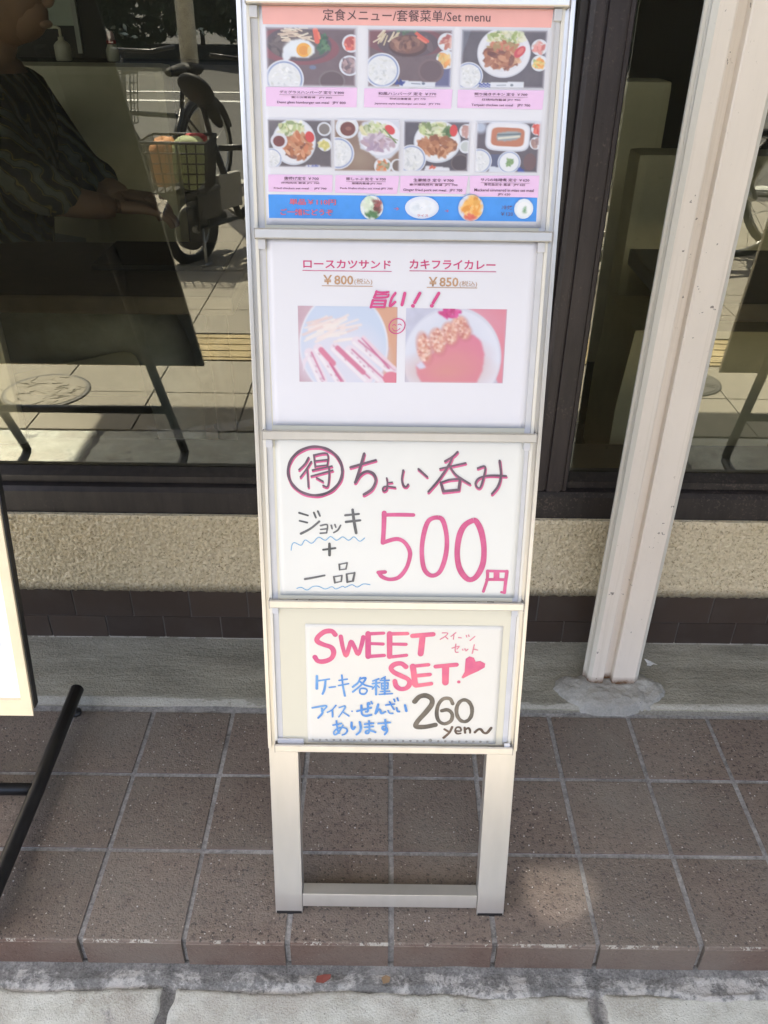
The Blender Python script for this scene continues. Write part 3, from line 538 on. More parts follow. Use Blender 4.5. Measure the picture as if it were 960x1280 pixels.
[[74.5,1124.8,130.6,1125.1],"plum"],[[-130.0,1039.5,-92.1,1039.8],"plum"],[[-61.9,1039.9,-18.5,1040.2],"plum"],[[11.9,1039.0,55.8,1039.4],"plum"],
[[85.4,1040.2,138.7,1040.5],"plum"]],"BARS2":[[[-111.8,945.0,-10.6,945.7],"rose"],[[9.5,946.0,107.9,946.8],"rose"],[[-90.1,928.4,-32.1,929.2],"tan"],
[[29.7,928.0,87.2,928.8],"tan"]],"CAP":[[[-146.7,1132.1],[-49.8,1132.5],[-50.6,1113.6],[-146.7,1113.6]],[[-42.4,1131.9],[51.1,1131.9],[50.3,1113.4],
[-42.7,1113.7]],[[56.7,1131.6],[148.0,1132.0],[147.5,1113.5],[56.7,1114.2]],[[-147.1,1046.1],[-76.7,1046.2],[-77.3,1028.6],[-147.3,1028.7]],
[[-73.5,1046.2],[-3.7,1046.2],[-6.1,1027.7],[-74.2,1028.3]],[[-2.5,1046.4],[71.6,1046.9],[69.6,1028.4],[-2.8,1028.9]],[[73.2,1047.3],[149.2,1048.2],
[149.3,1025.7],[74.5,1026.7]]],"HEAD":[[-148.2,1207.2],[151.9,1206.9],[150.7,1190.4],[-147.4,1190.4]],"BAND":[[-147.8,1025.7],[148.7,1025.8],
[149.2,1000.7],
[-147.7,1001.2]],"PH":{"A":[-145.1,1132.5,-50.8,1188.1],"B":[-39.0,1133.2,49.1,1187.3],"C":[58.3,1133.1,147.8,1187.9],"D":[-146.1,1053.6,-77.2,1101.1],"E":[-74.7,1050.2,-3.7,1101.6],"F":[0.2,1051.2,70.8,1101.1],"G":[78.5,1050.8,146.7,1100.9],"S":[-118.2,818.0,-3.2,906.1],"U":[6.7,818.9,123.0,904.9]},"DISH":[[-33.9,1013.6,12.9],
[21.8,1013.9,18.7],[75.6,1014.5,14.2],[134.1,1014.2,10.7]]}

# ================================================================== large structure
# ---- tiled step
TX0, TP = .018, .1536
step = structure("tiled_step")
b = MB().box(-3.6, 3.6, .722, 1.40, -.30, -.0030); b.build("step_base", M['grout'], step)
def tile_mesh(d):
    b = MB(); w = TP-.0082
    b.box(-w/2, w/2, -d/2-.0007, d/2+.0007, -.012, 0, bev=.0022); return b.mesh("tile", M['tile'])
def nose_mesh(d):
    b = MB(); w = TP-.0082
    prof = [(-d/2, -.004)] + [(-d/2+.006-.006*math.cos(q), -.006+.006*math.sin(q)) for q in (.45, .9, 1.3)] + [(d/2, 0), (d/2, -.012), (-d/2+.012, -.012), (-d/2+.012, -.056), (-d/2, -.056)]
    b.prism(prof, -w/2, w/2, axis='x'); return b.mesh("edge_tile", M['tile'])
tm, nm = tile_mesh(.1455), nose_mesh(.151)
for i in range(-12, 12):
    x = TX0+TP*(i+.5)
    for j, yc in enumerate((.7895, .94775, 1.103)):
        o = obj("edge_tile" if j == 0 else "tile", nm if j == 0 else tm, step, (x+random.uniform(-.0005, .0005), yc+random.uniform(-.0005, .0005), random.uniform(-.0007, .0004)))
        o.rotation_euler = (random.uniform(-.003, .003), random.uniform(-.003, .003), random.uniform(-.003, .003))
        if j == 0: o.rotation_euler = (0, 0, random.uniform(-.002, .002))
# apron of rough concrete between the tiles and the wall
nx, ny = 420, 34
X, Y = np.meshgrid(np.linspace(-2.4, 2.4, nx), np.linspace(1.178, 1.40, ny))
N1 = fnoise((ny, nx), 20, 3, 5); N2 = fnoise((1, nx), 26, 9, 4)[0]
t = np.clip((Y-1.188-(N2-.5)*.016)/.014, 0, 1); Z = -.005 + t*t*(3-2*t)*.0155 + (N1-.5)*.004 + np.clip((Y-1.36)/.04, 0, 1)*.004
obj("concrete_apron", grid_mesh("concrete_apron", M['concrete'], np.stack([X, Y, Z], -1)), step)
# mortar bedding that spreads out under the nosing
nx, ny = 700, 46
X, Y = np.meshgrid(np.linspace(-1.6, 1.6, nx), np.linspace(.64, .722, ny))
N1 = fnoise((ny, nx), 14, 21, 4); N2 = fnoise((1, nx), 46, 33, 6)[0]
edge = .679+(N2-.5)*.040
t = np.clip((Y-edge)/.008, 0, 1); Z = -.0705 + t*.0085 + np.clip((Y-.706)/.012, 0, 1)*.006 + (N1-.5)*.011*t
obj("mortar_bed", grid_mesh("mortar_bed", M['mortar'], np.stack([X, Y, Z], -1)), step)

# ---- kerb stones in front of the step
kerb = structure("kerb")
MB().box(-6, 6, .34, .72, -.20, -.0715).build("mortar_joint", M['mortar'], kerb)
for i in range(-4, 5):
    x0 = -.312+.635*i
    nx, ny = 120, 60
    w = .635; g = .006
    U, V = np.meshgrid(np.linspace(0, 1, nx), np.linspace(0, 1, ny))
    e1 = fnoise((ny, 1), 8, 50+i, 4)[:, 0]; e2 = fnoise((ny, 1), 8, 80+i, 4)[:, 0]
    L = x0+g+(e1-.35)*.020; Rr = x0+w-g-(e2-.35)*.020
    X = L[:, None]*(1-U)+Rr[:, None]*U; Y = .362+V*(.322+(fnoise((1, nx), 11, 200+i, 5)-.5)*.016)
    d = np.minimum(np.minimum(U, 1-U)*w, np.minimum(V, 1-V)*.32)
    Z = -.0665 - np.clip(1-d/.006, 0, 1)**2*.008 + (fnoise((ny, nx), 14, 100+i)-.5)*.0025
    obj("kerb_stone", grid_mesh("kerb_stone", M['kerb'], np.stack([X, Y, Z], -1)), kerb)

# ---- pavement of pavers with the yellow tactile line
pave = structure("pavement")
MB().box(-12, 12, -3.70, .358, -.35, -.0735).build("paver_bed", M['joint'], pave)
def pmesh(w, d, mat, nm_):
    b = MB(); b.box(-w/2, w/2, -d/2, d/2, -.03, 0, bev=.002); return b.mesh(nm_, mat)
pm = pmesh(.344, .304, M['paver'], "paver")
b = MB(); b.box(-.172, .172, -.142, .142, -.03, 0, bev=.002)
for k in range(4): b.box(-.15, .15, -.105+.07*k-.012, -.105+.07*k+.012, 0, .0035)
tc = b.mesh("tactile_block", M['tact'])
yrows = [.355-.155]
y = .045
rows = [(.2, pm)]
yy = .045
for k in range(12):
    y1 = yy-.31
    rows.append(((yy+y1)/2, tc if k == 1 else pm)); yy = y1
for (yc, me) in rows:
    if yc < -3.5: break
    for i in range(-9, 11):
        o = obj(me.name.split('.')[0], me, pave, (-.5+.175+.35*i, yc, -.066+random.uniform(-.001, .001)))
MB().box(-12, 12, -3.86, -3.70, -.35, -.05, bev=.01).build("street_kerb", M['kerb'], pave)
road = MB().box(-60, 60, -90, -3.86, -.6, -.20).build("road", M['asphalt'], None, kind='structure')
gr = MB().box(-70, 70, -95, 60, -.9, -.36).build("ground", M['asphalt'], None, kind='structure')
rl = structure("road_markings")
for y0, y1 in ((-10.3, -10.12), (-11.45, -11.3)):
    MB().box(-40, 40, y0, y1, -.196, -.192).build("road_line", M['white'], rl)

# ---- the shop front
shop = thing("shop_front", "restaurant front with cream stucco band, dark tiles and dark framed plate glass", "building", (0, 1.385, 0))
S0 = Vector((0, 1.385, 0))
def sb(b, name, mat, **k): b.xf(Matrix.Translation(-S0)); return b.build(name, mat, shop, **k)
sb(MB().box(-3.6, 4.2, 1.3856, 1.50, -.30, .1375), "tile_backing", M['mgap'])
wm = MB().box(-.0592, .0592, -.008, 0, -.0332, .0332, bev=.0012).mesh("wall_tile", M['walltile'])
for row, x0, zc in ((0, -.524, .1023), (1, -.464, .0342)):
    for k in range(-11, 20):
        obj("wall_tile", wm, shop, Vector((x0+.121*(k+.5), 1.3915+random.uniform(-.0006, .0006), zc)) - S0)
# rough stucco band, real lumps in the geometry near the camera
def stucco(x0, x1, nx, ny, seed):
    X, Z = np.meshgrid(np.linspace(x0, x1, nx), np.linspace(.1375, .3215, ny))
    cell = .0075/((x1-x0)/nx)
    N = fnoise((ny, nx), cell*.8, seed, 3); L = fnoise((ny, nx), cell*6, seed+9, 2)
    e = np.clip(np.minimum(Z-.1375, .3215-Z)/.006, 0, 1)
    Y = 1.3835-(.0010+np.clip(np.abs(N-.5)*2.2, 0, .35)*.0105+(L-.5)*.002)*(.25+.75*e)
    Z = Z+(fnoise((1, nx), cell*1.5, seed+3)[0]-.5)*.004*(Z > .31)+(fnoise((1, nx), cell, seed+5)[0]-.6)*.005*(Z < .141)
    me = grid_mesh("stucco_band", M['stucco'], np.stack([X, Y-1.385, Z], -1)); return me
obj("stucco_band", stucco(-1.1, 1.1, 1100, 92, 5), shop)
sb(MB().box(-3.6, 4.2, 1.384, 1.47, .1378, .3205), "stucco_ground", M['stucco'])
# frame : sill, glazing bead, mullion, head
b = MB(); b.prism([(1.3915, .3208), (1.3915, .368), (1.400, .3755), (1.425, .3775), (1.60, .3775), (1.60, .3208)], -3.6, 4.2, axis='x'); sb(b, "sill", M['frame'])
b = MB(); b.prism([(1.412, .3776), (1.412, .392), (1.4385, .400), (1.4385, .3776)], -3.6, .2868, axis='x'); sb(b, "glazing_bead", M['frame'])
b = MB(); b.prism([(1.412, .3776), (1.412, .392), (1.4385, .400), (1.4385, .3776)], .3535, 4.2, axis='x'); sb(b, "glazing_bead", M['frame'])
b = MB()
b.prism([(.287, 1.47), (.287, 1.4075), (.2935, 1.4005), (.3075, 1.4005), (.3085, 1.404), (.3115, 1.404), (.3125, 1.3975), (.339, 1.3975), (.3400, 1.402), (.3430, 1.402), (.3440, 1.4005), (.350, 1.4005), (.3532, 1.407), (.3532, 1.47)], .3777, 2.34)
sb(b, "mullion", M['mullion'])
sb(MB().box(.2745, .2868, 1.418, 1.4385, .3925, 2.34, bev=.002), "glazing_strip", M['frame'])
sb(MB().box(-3.6, .2868, 1.44, 1.4405, .3777, 2.34), "window_pane", M['glass'])
sb(MB().box(.3535, 4.2, 1.44, 1.4405, .3777, 2.34), "window_pane", M['glass'])
sb(MB().box(-3.6, 4.2, 1.39, 1.50, 2.3405, 2.46), "window_head", M['frame'])
sb(MB().box(-8, 9, 1.42, 1.62, 2.4605, 6.5), "upper_wall", M['facade'])
sb(MB().box(-8, -3.6005, 1.40, 1.62, -.3, 2.46), "side_wall", M['facade'])
sb(MB().box(4.2005, 9, 1.40, 1.62, -.3, 2.46), "side_wall", M['facade'])
# room behind the glass
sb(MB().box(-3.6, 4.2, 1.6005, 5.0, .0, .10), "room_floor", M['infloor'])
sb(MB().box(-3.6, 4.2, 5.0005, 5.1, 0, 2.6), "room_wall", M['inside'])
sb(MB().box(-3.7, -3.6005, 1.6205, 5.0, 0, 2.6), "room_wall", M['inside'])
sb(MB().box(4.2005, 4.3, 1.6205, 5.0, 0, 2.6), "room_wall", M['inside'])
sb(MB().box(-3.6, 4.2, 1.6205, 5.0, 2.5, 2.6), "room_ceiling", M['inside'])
# canopy; the half-transparent opening is added to shape a sun patch
k1, k2 = .50, .22                                   # horizontal run per metre of height, along y and x
CH = 2.50
cx0 = -.98-(CH+.06)*k2; cy0 = .22-(CH+.06)*k1
vx, vy = .285-CH*k2, .795-CH*k1                      # centre of the added sun-patch opening
vw, vd = .058, .050
for x0, x1, y0, y1 in ((cx0, vx-vw, cy0, 1.42), (vx+vw, 6, cy0, 1.42), (vx-vw, vx+vw, cy0, vy-vd), (vx-vw, vx+vw, vy+vd, 1.42)):
    sb(MB().box(x0, x1, y0, y1, CH, CH+.012), "canopy_sheet", M['canopy'])
sb(MB().box(cx0-.02, 6, cy0-.03, cy0-.0005, CH-.06, CH+.05, bev=.004), "canopy_gutter", M['canopy'])
for s1_, s2_ in ((1, 1), (1, -1), (-1, 1), (-1, -1)):
    c = .034+.012*s1_-.008*s2_; X0, Y0 = vx+s1_*vw, vy+s2_*vd
    sb(MB().prism([(X0, Y0), (X0-s1_*c, Y0), (X0-s1_*c*.4, Y0-s2_*c*.4), (X0, Y0-s2_*c)], CH+.0125, CH+.0135), "sun_patch_corner", M['canopy'])
vm = bpy.data.materials.new("sun_patch_filter"); vm.use_nodes = True; vt = vm.node_tree
tb = vt.nodes.new("ShaderNodeBsdfTransparent"); tb.inputs[0].default_value = (.31, .31, .31, 1)
vt.links.new(tb.outputs[0], vt.nodes["Material Output"].inputs[0])
sb(MB().box(vx-vw+.001, vx+vw-.001, vy-vd+.001, vy+vd-.001, CH+.004, CH+.0045), "sun_patch_filter", vm)
sm = NT("painted_reflection"); sm.set(rough=.9); sm.col((.55, .56, .54)); tr_ = sm.n("BsdfTransparent"); mxs = sm.n("MixShader"); mxs.inputs[0].default_value = .09
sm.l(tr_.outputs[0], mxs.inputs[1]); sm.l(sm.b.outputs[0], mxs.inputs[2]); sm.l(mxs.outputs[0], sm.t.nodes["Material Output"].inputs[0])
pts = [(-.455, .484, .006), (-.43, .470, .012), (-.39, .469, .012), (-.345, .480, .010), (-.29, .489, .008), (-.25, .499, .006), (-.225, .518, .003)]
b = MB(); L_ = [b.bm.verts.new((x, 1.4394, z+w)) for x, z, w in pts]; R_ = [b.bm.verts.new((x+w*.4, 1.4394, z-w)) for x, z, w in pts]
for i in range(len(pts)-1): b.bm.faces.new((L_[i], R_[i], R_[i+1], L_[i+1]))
sb(b, "painted_reflection", sm.m)  # pale see-through ribbon put on the pane in place of a curved reflection
# ---- steel post on its lump of mortar
PB = Vector((.458, 1.275, .008))
post = thing("steel_post", "pale pink-cream channelled steel post with rusty foot standing in a grey mortar lump", "post", PB)
prof = [(.4065, 1.277), (.4065, 1.2715), (.4112, 1.2700), (.4100, 1.2640), (.4112, 1.2625), (.4112, 1.2565), (.4180, 1.2502), (.4400, 1.2502), (.4425, 1.2515), (.4440, 1.2640), (.4590, 1.2640), (.4605, 1.2515), (.4630, 1.2502), (.5045, 1.2502), (.5125, 1.2565), (.5125, 1.277)]
b = MB(); b.prism(prof, .012, CH-.001); b.xf(Matrix.Translation(-PB)); b.build("channel", M['post'], post)
nx, ny = 120, 80
X, Y = np.meshgrid(np.linspace(.335, .590, nx), np.linspace(1.170, 1.345, ny))
N1 = fnoise((ny, nx), 22, 61, 5)
q1 = ((X-.450)/.100)**2+((Y-1.238)/.056)**2; q2 = ((X-.525)/.052)**2+((Y-1.245)/.050)**2; q3 = ((X-.378)/.034)**2+((Y-1.245)/.042)**2
N3 = fnoise((ny, nx), 9, 77, 3)
q4 = ((X-.450)/.085)**2+((Y-1.212)/.034)**2
H = np.log(np.exp(5*(1-q1))+np.exp(5*(1-q2*1.1))+np.exp(5*(.85-q3))+np.exp(5*(.9-q4)))/5-(N1-.5)*1.3-.12
Z = .002+np.clip(H*5, 0, 1)**.6*.0125+np.clip(H, 0, .6)*.012+(N1-.5)*.014+(N3-.5)*.009-np.clip(-H, 0, 1)*.08
me = grid_mesh("mortar_footing", M['footing'], np.stack([X-PB.x, Y-PB.y, Z-PB.z], -1)); obj("mortar_footing", me, post)

# ================================================================== menu stand
TH = -.2054
stand = thing("menu_stand", "tall aluminium menu stand with four stacked sheet holders on the tiled step", "menu stand", (.016, .763, 0), (TH, 0, 0))
def mm(v): return v/1000.0
for s in (-1, 1):
    b = MB()
    xs = sorted((s*.1737, s*.1325))
    b.box(xs[0], xs[1], 0, .024, 0, 1.235, bev=.0015); b.build("side_rail", M['alu'], stand)
    xs = sorted((s*.1737, s*.1688)); MB().box(xs[0], xs[1], -.0055, -.0003, .302, 1.235, bev=.001).build("outer_lip", M['alu'], stand)
    xs = sorted((s*.1640, s*.1602)); MB().box(xs[0], xs[1], -.0042, -.0003, .314, 1.235, bev=.0008).build("track_lip", M['rib'], stand)
    xs = sorted((s*.1600, s*.1530)); MB().box(xs[0], xs[1], -.0012, -.0003, .314, 1.235).build("track", M['track'], stand)
    xs = sorted((s*.172, s*.134)); MB().box(xs[0], xs[1], -.0006, .026, -.0015, .004).build("foot_pad", M['black'], stand)
b = MB(); b.box(-.1320, .1320, -.0005, .0215, .014, .038, bev=.0012); b.build("bottom_rail", M['alu'], stand)
for z0 in (.308, .530, .7555, .986, 1.214):
    b = MB(); b.prism([(-.0015, z0-.0055), (-.0015, z0-.0065), (-.0125, z0-.0062), (-.0135, z0-.005), (-.0135, z0+.0035), (-.0122, z0+.0048), (-.0108, z0+.0048), (-.0100, z0-.0010), (-.0015, z0-.0010)], -.1625, .1655, axis='x')
    b.build("sheet_ledge", M['alu'], stand)
for z0, z1 in ((.3145, .5235), (.5370, .7485), (.7625, .9790), (.9930, 1.2070)):
    MB().box(-.1528, .1528, -.0011, .0000-.0004, z0-.006, z1+.006).build("backing_panel", M['panel'], stand)
MB().box(-.1325, .1325, .0036, .020, .296, .3035).build("back_rail", M['alu'], stand)
for z0 in (.530, .7555, .986, 1.214):
    for s_ in (-1, 1):
        MB().box(s_*.1565-.004, s_*.1565+.004, -.0058, -.0014, z0-.0180, z0-.0068, bev=.0008).build("ledge_clip", M['track'], stand)
for z0 in (.308, .530, .7555, .986, 1.214):
    for x_ in (-.1631, .1661): MB().box(x_-.0006, x_+.0006, -.0136, -.0015, z0-.0068, z0+.0046).build("ledge_end_cap", M['endcap'], stand)
MB().box(.1545, .1625, -.0098, -.0090, .3075, .318).build("clear_stop", M['track'], stand)
MB().box(-.1600, -.1240, -.0045, -.0035, .3075, .318).build("clear_stop", M['track'], stand)
# rear prop legs: hinge near the top, feet on the tiles behind
inv = (Matrix.Translation((.016, .763, 0)) @ Matrix.Rotation(TH, 4, 'X')).inverted()
for s in (-1, 1):
    p0 = inv @ Vector((.016+s*.150, 1.045, 1.06)); p1 = inv @ Vector((.016+s*.150, 1.150, .012))
    MB().tube([p0, p1], .009, 8).build("prop_leg", M['alu'], stand)
p0 = inv @ Vector((.016-.14, 1.105, .42)); p1 = inv @ Vector((.016+.14, 1.105, .42))
MB().tube([p0, p1], .007, 8).build("prop_brace", M['alu'], stand)

# ---- sheets in the stand; local x,z are the sheet, -y is towards the street
def sheet_frame(z): # world matrix at the bottom middle of a sheet
    return Matrix.Translation((.016, .763, 0)) @ Matrix.Rotation(TH, 4, 'X') @ Matrix.Translation((0, 0, z))
class Sheet:
    def __init__(s, name, label, cat, x0, x1, z0, z1, mat, wob=.0012, r=.0, y=-.0018, th=.0004):
        s.z0 = z0/1000; M4 = sheet_frame(s.z0); s.y = y
        nx, nz = 40, 28
        U, V = np.meshgrid(np.linspace(x0, x1, nx)/1000, np.linspace(0, z1-z0, nz)/1000)
        P = np.stack([U, np.full_like(U, y), V], -1)
        me = grid_mesh(name, mat, P)
        # give the sheet thickness
        bm = bmesh.new(); bm.from_mesh(me); g = bmesh.ops.extrude_face_region(bm, geom=bm.faces[:])
        for v in [e for e in g['geom'] if isinstance(e, bmesh.types.BMVert)]: v.co.y += th
        bmesh.ops.recalc_face_normals(bm, faces=bm.faces[:]); bm.to_mesh(me); bm.free()
        s.o = obj(name, me); s.o.matrix_world = M4; s.o['label'] = label; s.o['category'] = cat
        s.k = 0
    def up(s, d=.00006): s.k += 1; return s.y-.00012-d*s.k
    def P(s, p, y): return (p[0]/1000, y, p[1]/1000-s.z0)
    def rect(s, name, bx, mat):
        y = s.up(); x0, z0, x1, z1 = bx
        b = MB(); b.quad(s.P((x0, z0), y), s.P((x1, z0), y), s.P((x1, z1), y), s.P((x0, z1), y)); return b.build(name, mat, s.o, norm=False)
    def quad(s, name, q, mat):
        y = s.up(); b = MB(); b.quad(*[s.P(p, y) for p in (q[3], q[2], q[1], q[0])]); return b.build(name, mat, s.o, norm=False)
    def rects(s, name, L, mat):
        for q in L: s.rect(name, q, mat)
    def strokes(s, name, L, mat, smooth=True, scale=1.0, vary=.08):
        b = MB(); base = s.up(); i = 0
        for w, pts in L:
            w *= scale
            y = base-.00002*i; i += 1
            p = [Vector((a/1000, c/1000)) for a, c in pts]
            closed = (p[0]-p[-1]).length < .0006 and len(p) > 4
            q = []
            n = len(p)
            if n > 2:
                for k in range(n-1):
                    a0 = p[k-1] if k > 0 else (p[-2] if closed else p[0]); a1, a2 = p[k], p[k+1]
                    a3 = p[k+2] if k+2 < n else (p[1] if closed else p[-1])
                    for j in range(5):
                        t = j/5; q.append(.5*((2*a1)+(-a0+a2)*t+(2*a0-5*a1+4*a2-a3)*t*t+(-a0+3*a1-3*a2+a3)*t**3))
                q.append(p[-1])
            else:
                q = [p[0].lerp(p[1], t/4) for t in range(5)]
            L_, R_ = [], []
            ph = random.random()*6
            for k, c in enumerate(q):
                d = (q[min(k+1, len(q)-1)]-q[max(k-1, 0)])
                if d.length < 1e-7: d = Vector((1, 0))
                d.normalize(); nn = Vector((-d.y, d.x)); hw = w/2000*(1+vary*math.sin(k*.5+ph))
                L_.append(c+nn*hw); R_.append(c-nn*hw)
            dz = lambda v, k: (v.x, y-.000015*k/len(q), v.y-s.z0)
            vl = [b.bm.verts.new(dz(v, k)) for k, v in enumerate(L_)]; vr = [b.bm.verts.new(dz(v, k)) for k, v in enumerate(R_)]
            for k in range(len(q)-1): b.bm.faces.new((vl[k], vr[k], vr[k+1], vl[k+1]))
            if not closed:
                for (c, A, B, k) in ((q[0], vr[0], vl[0], 0), (q[-1], vl[-1], vr[-1], len(q)-1)):
                    a0 = Vector((A.co.x, A.co.z+s.z0))-c
                    ang = math.atan2(a0.y, a0.x); rr = a0.length; arc = []
                    for j in range(1, 6):
                        t = ang-PI*j/6
                        arc.append(b.bm.verts.new((c.x+rr*math.cos(t), A.co.y, c.y+rr*math.sin(t)-s.z0)))
                    b.bm.faces.new([A]+arc+[B])
        for f in b.bm.faces:
            f.normal_update()
            if f.normal.y > 0: f.normal_flip()
        return b.build(name, mat, s.o, norm=False)
    def text(s, body, bx, mat, bold=0, name="lettering"):
        c = bpy.data.curves.new("lettering", 'FONT'); c.body = body; c.offset = (0, .008, .022)[bold]; c.resolution_u = 2
        o = bpy.data.objects.new("lettering_tmp", c); COL.objects.link(o)
        dg = bpy.context.evaluated_depsgraph_get(); me = bpy.data.meshes.new_from_object(o.evaluated_get(dg))
        bpy.data.objects.remove(o); bpy.data.curves.remove(c)
        n = len(me.vertices); co = np.empty(n*3, dtype=np.float32); me.vertices.foreach_get("co", co); co = co.reshape(-1, 3)
        lo, hi = co.min(0), co.max(0); x0, z0, x1, z1 = [v/1000 for v in bx]
        y = s.up(.00003)
        out = np.empty_like(co); out[:, 0] = x0+(co[:, 0]-lo[0])/(hi[0]-lo[0])*(x1-x0); out[:, 2] = z0-s.z0+(co[:, 1]-lo[1])/(hi[1]-lo[1])*(z1-z0); out[:, 1] = y
        me.vertices.foreach_set("co", out.reshape(-1)); me.name = name; me.materials.clear(); me.materials.append(mat); me.update()
        return obj(name, me, s.o)
    def photo(s, name, bx, img):
        h, w = img.shape[:2]; x0, z0, x1, z1 = [v/1000 for v in bx]; y = s.up()
        X, Z = np.meshgrid(np.linspace(x0, x1, w), np.linspace(z1, z0, h)-s.z0)
        me = grid_mesh(name, M['prt'], np.stack([X, np.full_like(X, y), Z], -1)); me.flip_normals()
        ca = me.color_attributes.new("ink", 'FLOAT_COLOR', 'POINT')
        c = np.ones((h*w, 4), dtype=np.float32); c[:, :3] = (lin(np.clip(img, 0, 255))*.76).reshape(-1, 3); ca.data.foreach_set("color", c.reshape(-1))
        return obj(name, me, s.o)
    def photo_disc(s, name, x, z, rx, rz, img):
        h, w = img.shape[:2]; y = s.up(); T, Rr = np.meshgrid(np.linspace(0, 2*PI, 33), np.linspace(0.02, 1, 11))
        X, Z = Rr*np.cos(T), Rr*np.sin(T)
        me = grid_mesh(name, M['prt'], np.stack([(x+rx*X)/1000, np.full_like(X, y), (z+rz*Z)/1000-s.z0], -1))
        px = np.clip(((X*.97+1)/2*(w-1)).astype(int), 0, w-1); py = np.clip(((1-Z*.97)/2*(h-1)).astype(int), 0, h-1)
        ca = me.color_attributes.new("ink", 'FLOAT_COLOR', 'POINT')
        c = np.ones((X.size, 4), dtype=np.float32); c[:, :3] = (lin(np.clip(img[py, px], 0, 255))*.84).reshape(-1, 3); ca.data.foreach_set("color", c.reshape(-1))
        return obj(name, me, s.o)
    def disc(s, name, x, z, r, mat, n=20, sx=1):
        y = s.up(.00003); b = MB(); b.poly([s.P((x+r*sx*math.cos(-2*PI*k/n), z+r*math.sin(-2*PI*k/n)), y) for k in range(n)])
        for f in b.bm.faces:
            f.normal_update()
            if f.normal.y > 0: f.normal_flip()
        return b.build(name, mat, s.o, norm=False)

class Paint:
    """paints a printed photograph, coordinates as read in its own box"""
    def __init__(s, x0, y0, x1, y1, w, bgc, seed=1):
        s.w = w; s.h = int(w*(y1-y0)/(x1-x0)); s.x0, s.y0, s.x1, s.y1 = x0, y0, x1, y1
        s.X, s.Y = np.meshgrid(np.linspace(x0, x1, s.w), np.linspace(y0, y1, s.h)); s.px = (x1-x0)/w
        s.I = np.empty((s.h, s.w, 3)); s.I[:] = bgc; s.g = np.random.default_rng(seed)
        s.I += (fnoise((s.h, s.w), 18, seed)-.5)[..., None]*26
    def mixin(s, a, c): s.I = s.I*(1-a[..., None])+np.asarray(c, float)*a[..., None]
    def d_ell(s, cx, cy, rx, ry, rot=0, p=2):
        r = R(rot); dx, dy = s.X-cx, s.Y-cy; u = dx*math.cos(r)+dy*math.sin(r); v = -dx*math.sin(r)+dy*math.cos(r)
        k = (np.abs(u/rx)**p+np.abs(v/ry)**p)**(1/p); return (1-k)*min(rx, ry)
    def ell(s, cx, cy, rx, ry, c, rot=0, soft=1.2, a=1, p=2):
        d = s.d_ell(cx, cy, rx, ry, rot, p); s.mixin(np.clip(d/(s.px*soft)+.5, 0, 1)*a, c); return s
    def line(s, x0, y0, x1, y1, w, c, a=1):
        dx, dy = x1-x0, y1-y0; t = np.clip(((s.X-x0)*dx+(s.Y-y0)*dy)/(dx*dx+dy*dy+1e-6), 0, 1)
        d = w/2-np.hypot(s.X-x0-t*dx, s.Y-y0-t*dy); s.mixin(np.clip(d/s.px+.5, 0, 1)*a, c); return s
    def poly(s, pts, c, a=1, soft=0):
        ins = np.zeros(s.X.shape, bool); n = len(pts)
        for i in range(n):
            (xa, ya), (xb, yb) = pts[i], pts[(i+1) % n]
            cnd = ((ya > s.Y) != (yb > s.Y)) & (s.X < (xb-xa)*(s.Y-ya)/(yb-ya+1e-9)+xa); ins ^= cnd
        m = ins.astype(float)
        for _ in range(1+soft): m = (m+np.roll(m, 1, 0)+np.roll(m, -1, 0)+np.roll(m, 1, 1)+np.roll(m, -1, 1))/5
        s.mixin(m*a, c); return s
    def bits(s, cx, cy, rx, ry, cols, n, size, elong=2.2, a=.85, ang=None):
        for _ in range(n):
            q = s.g.random()*6.283; k = math.sqrt(s.g.random()); x = cx+rx*k*math.cos(q); y = cy+ry*k*math.sin(q)
            c = np.array(cols[s.g.integers(len(cols))], float)+s.g.normal(0, 9); sz = size*(.6+s.g.random()*.8)
            s.ell(x, y, sz*elong, sz, c, s.g.random()*180 if ang is None else ang+s.g.normal(0, 14), a=a)
        return s
    def bowl(s, cx, cy, r, rim=(222, 228, 240), inn=(236, 238, 240), ry=None, blue=True):
        ry = ry or r
        s.ell(cx, cy, r, ry, (235, 238, 246)); s.ell(cx, cy, r*.93, ry*.93, (150, 165, 205) if blue else rim); s.ell(cx, cy, r*.84, ry*.84, inn); return s
    def rice(s, cx, cy, r, seed=0):
        s.bowl(cx, cy, r); s.bits(cx, cy, r*.74, r*.74, [(246, 246, 246), (228, 230, 226), (238, 240, 244), (214, 218, 222)], 60, r*.05); return s
    def fade(s, c=(236, 236, 246), k=.035):
        e = np.minimum(np.minimum(s.X-s.x0, s.x1-s.X), np.minimum(s.Y-s.y0, s.y1-s.Y))/((s.x1-s.x0)*k)
        s.mixin(1-np.clip(e, 0, 1)**.7, c); return s
    def wash(s, a, c=(240, 232, 240)): s.I = s.I*(1-a)+np.array(c, float)*a; return s
    def soften(s, k=1):
        for _ in range(k):
            P = np.pad(s.I, ((1, 1), (1, 1), (0, 0)), 'edge'); s.I = (P[1:-1, 1:-1]*4+P[:-2, 1:-1]+P[2:, 1:-1]+P[1:-1, :-2]+P[1:-1, 2:])/8
        return s
MEAT = [(150, 88, 62), (178, 112, 78), (206, 148, 108), (122, 70, 54), (194, 124, 84), (226, 178, 140)]
SAL = [(215, 222, 180), (190, 205, 140), (232, 232, 205), (130, 150, 95), (226, 220, 170)]
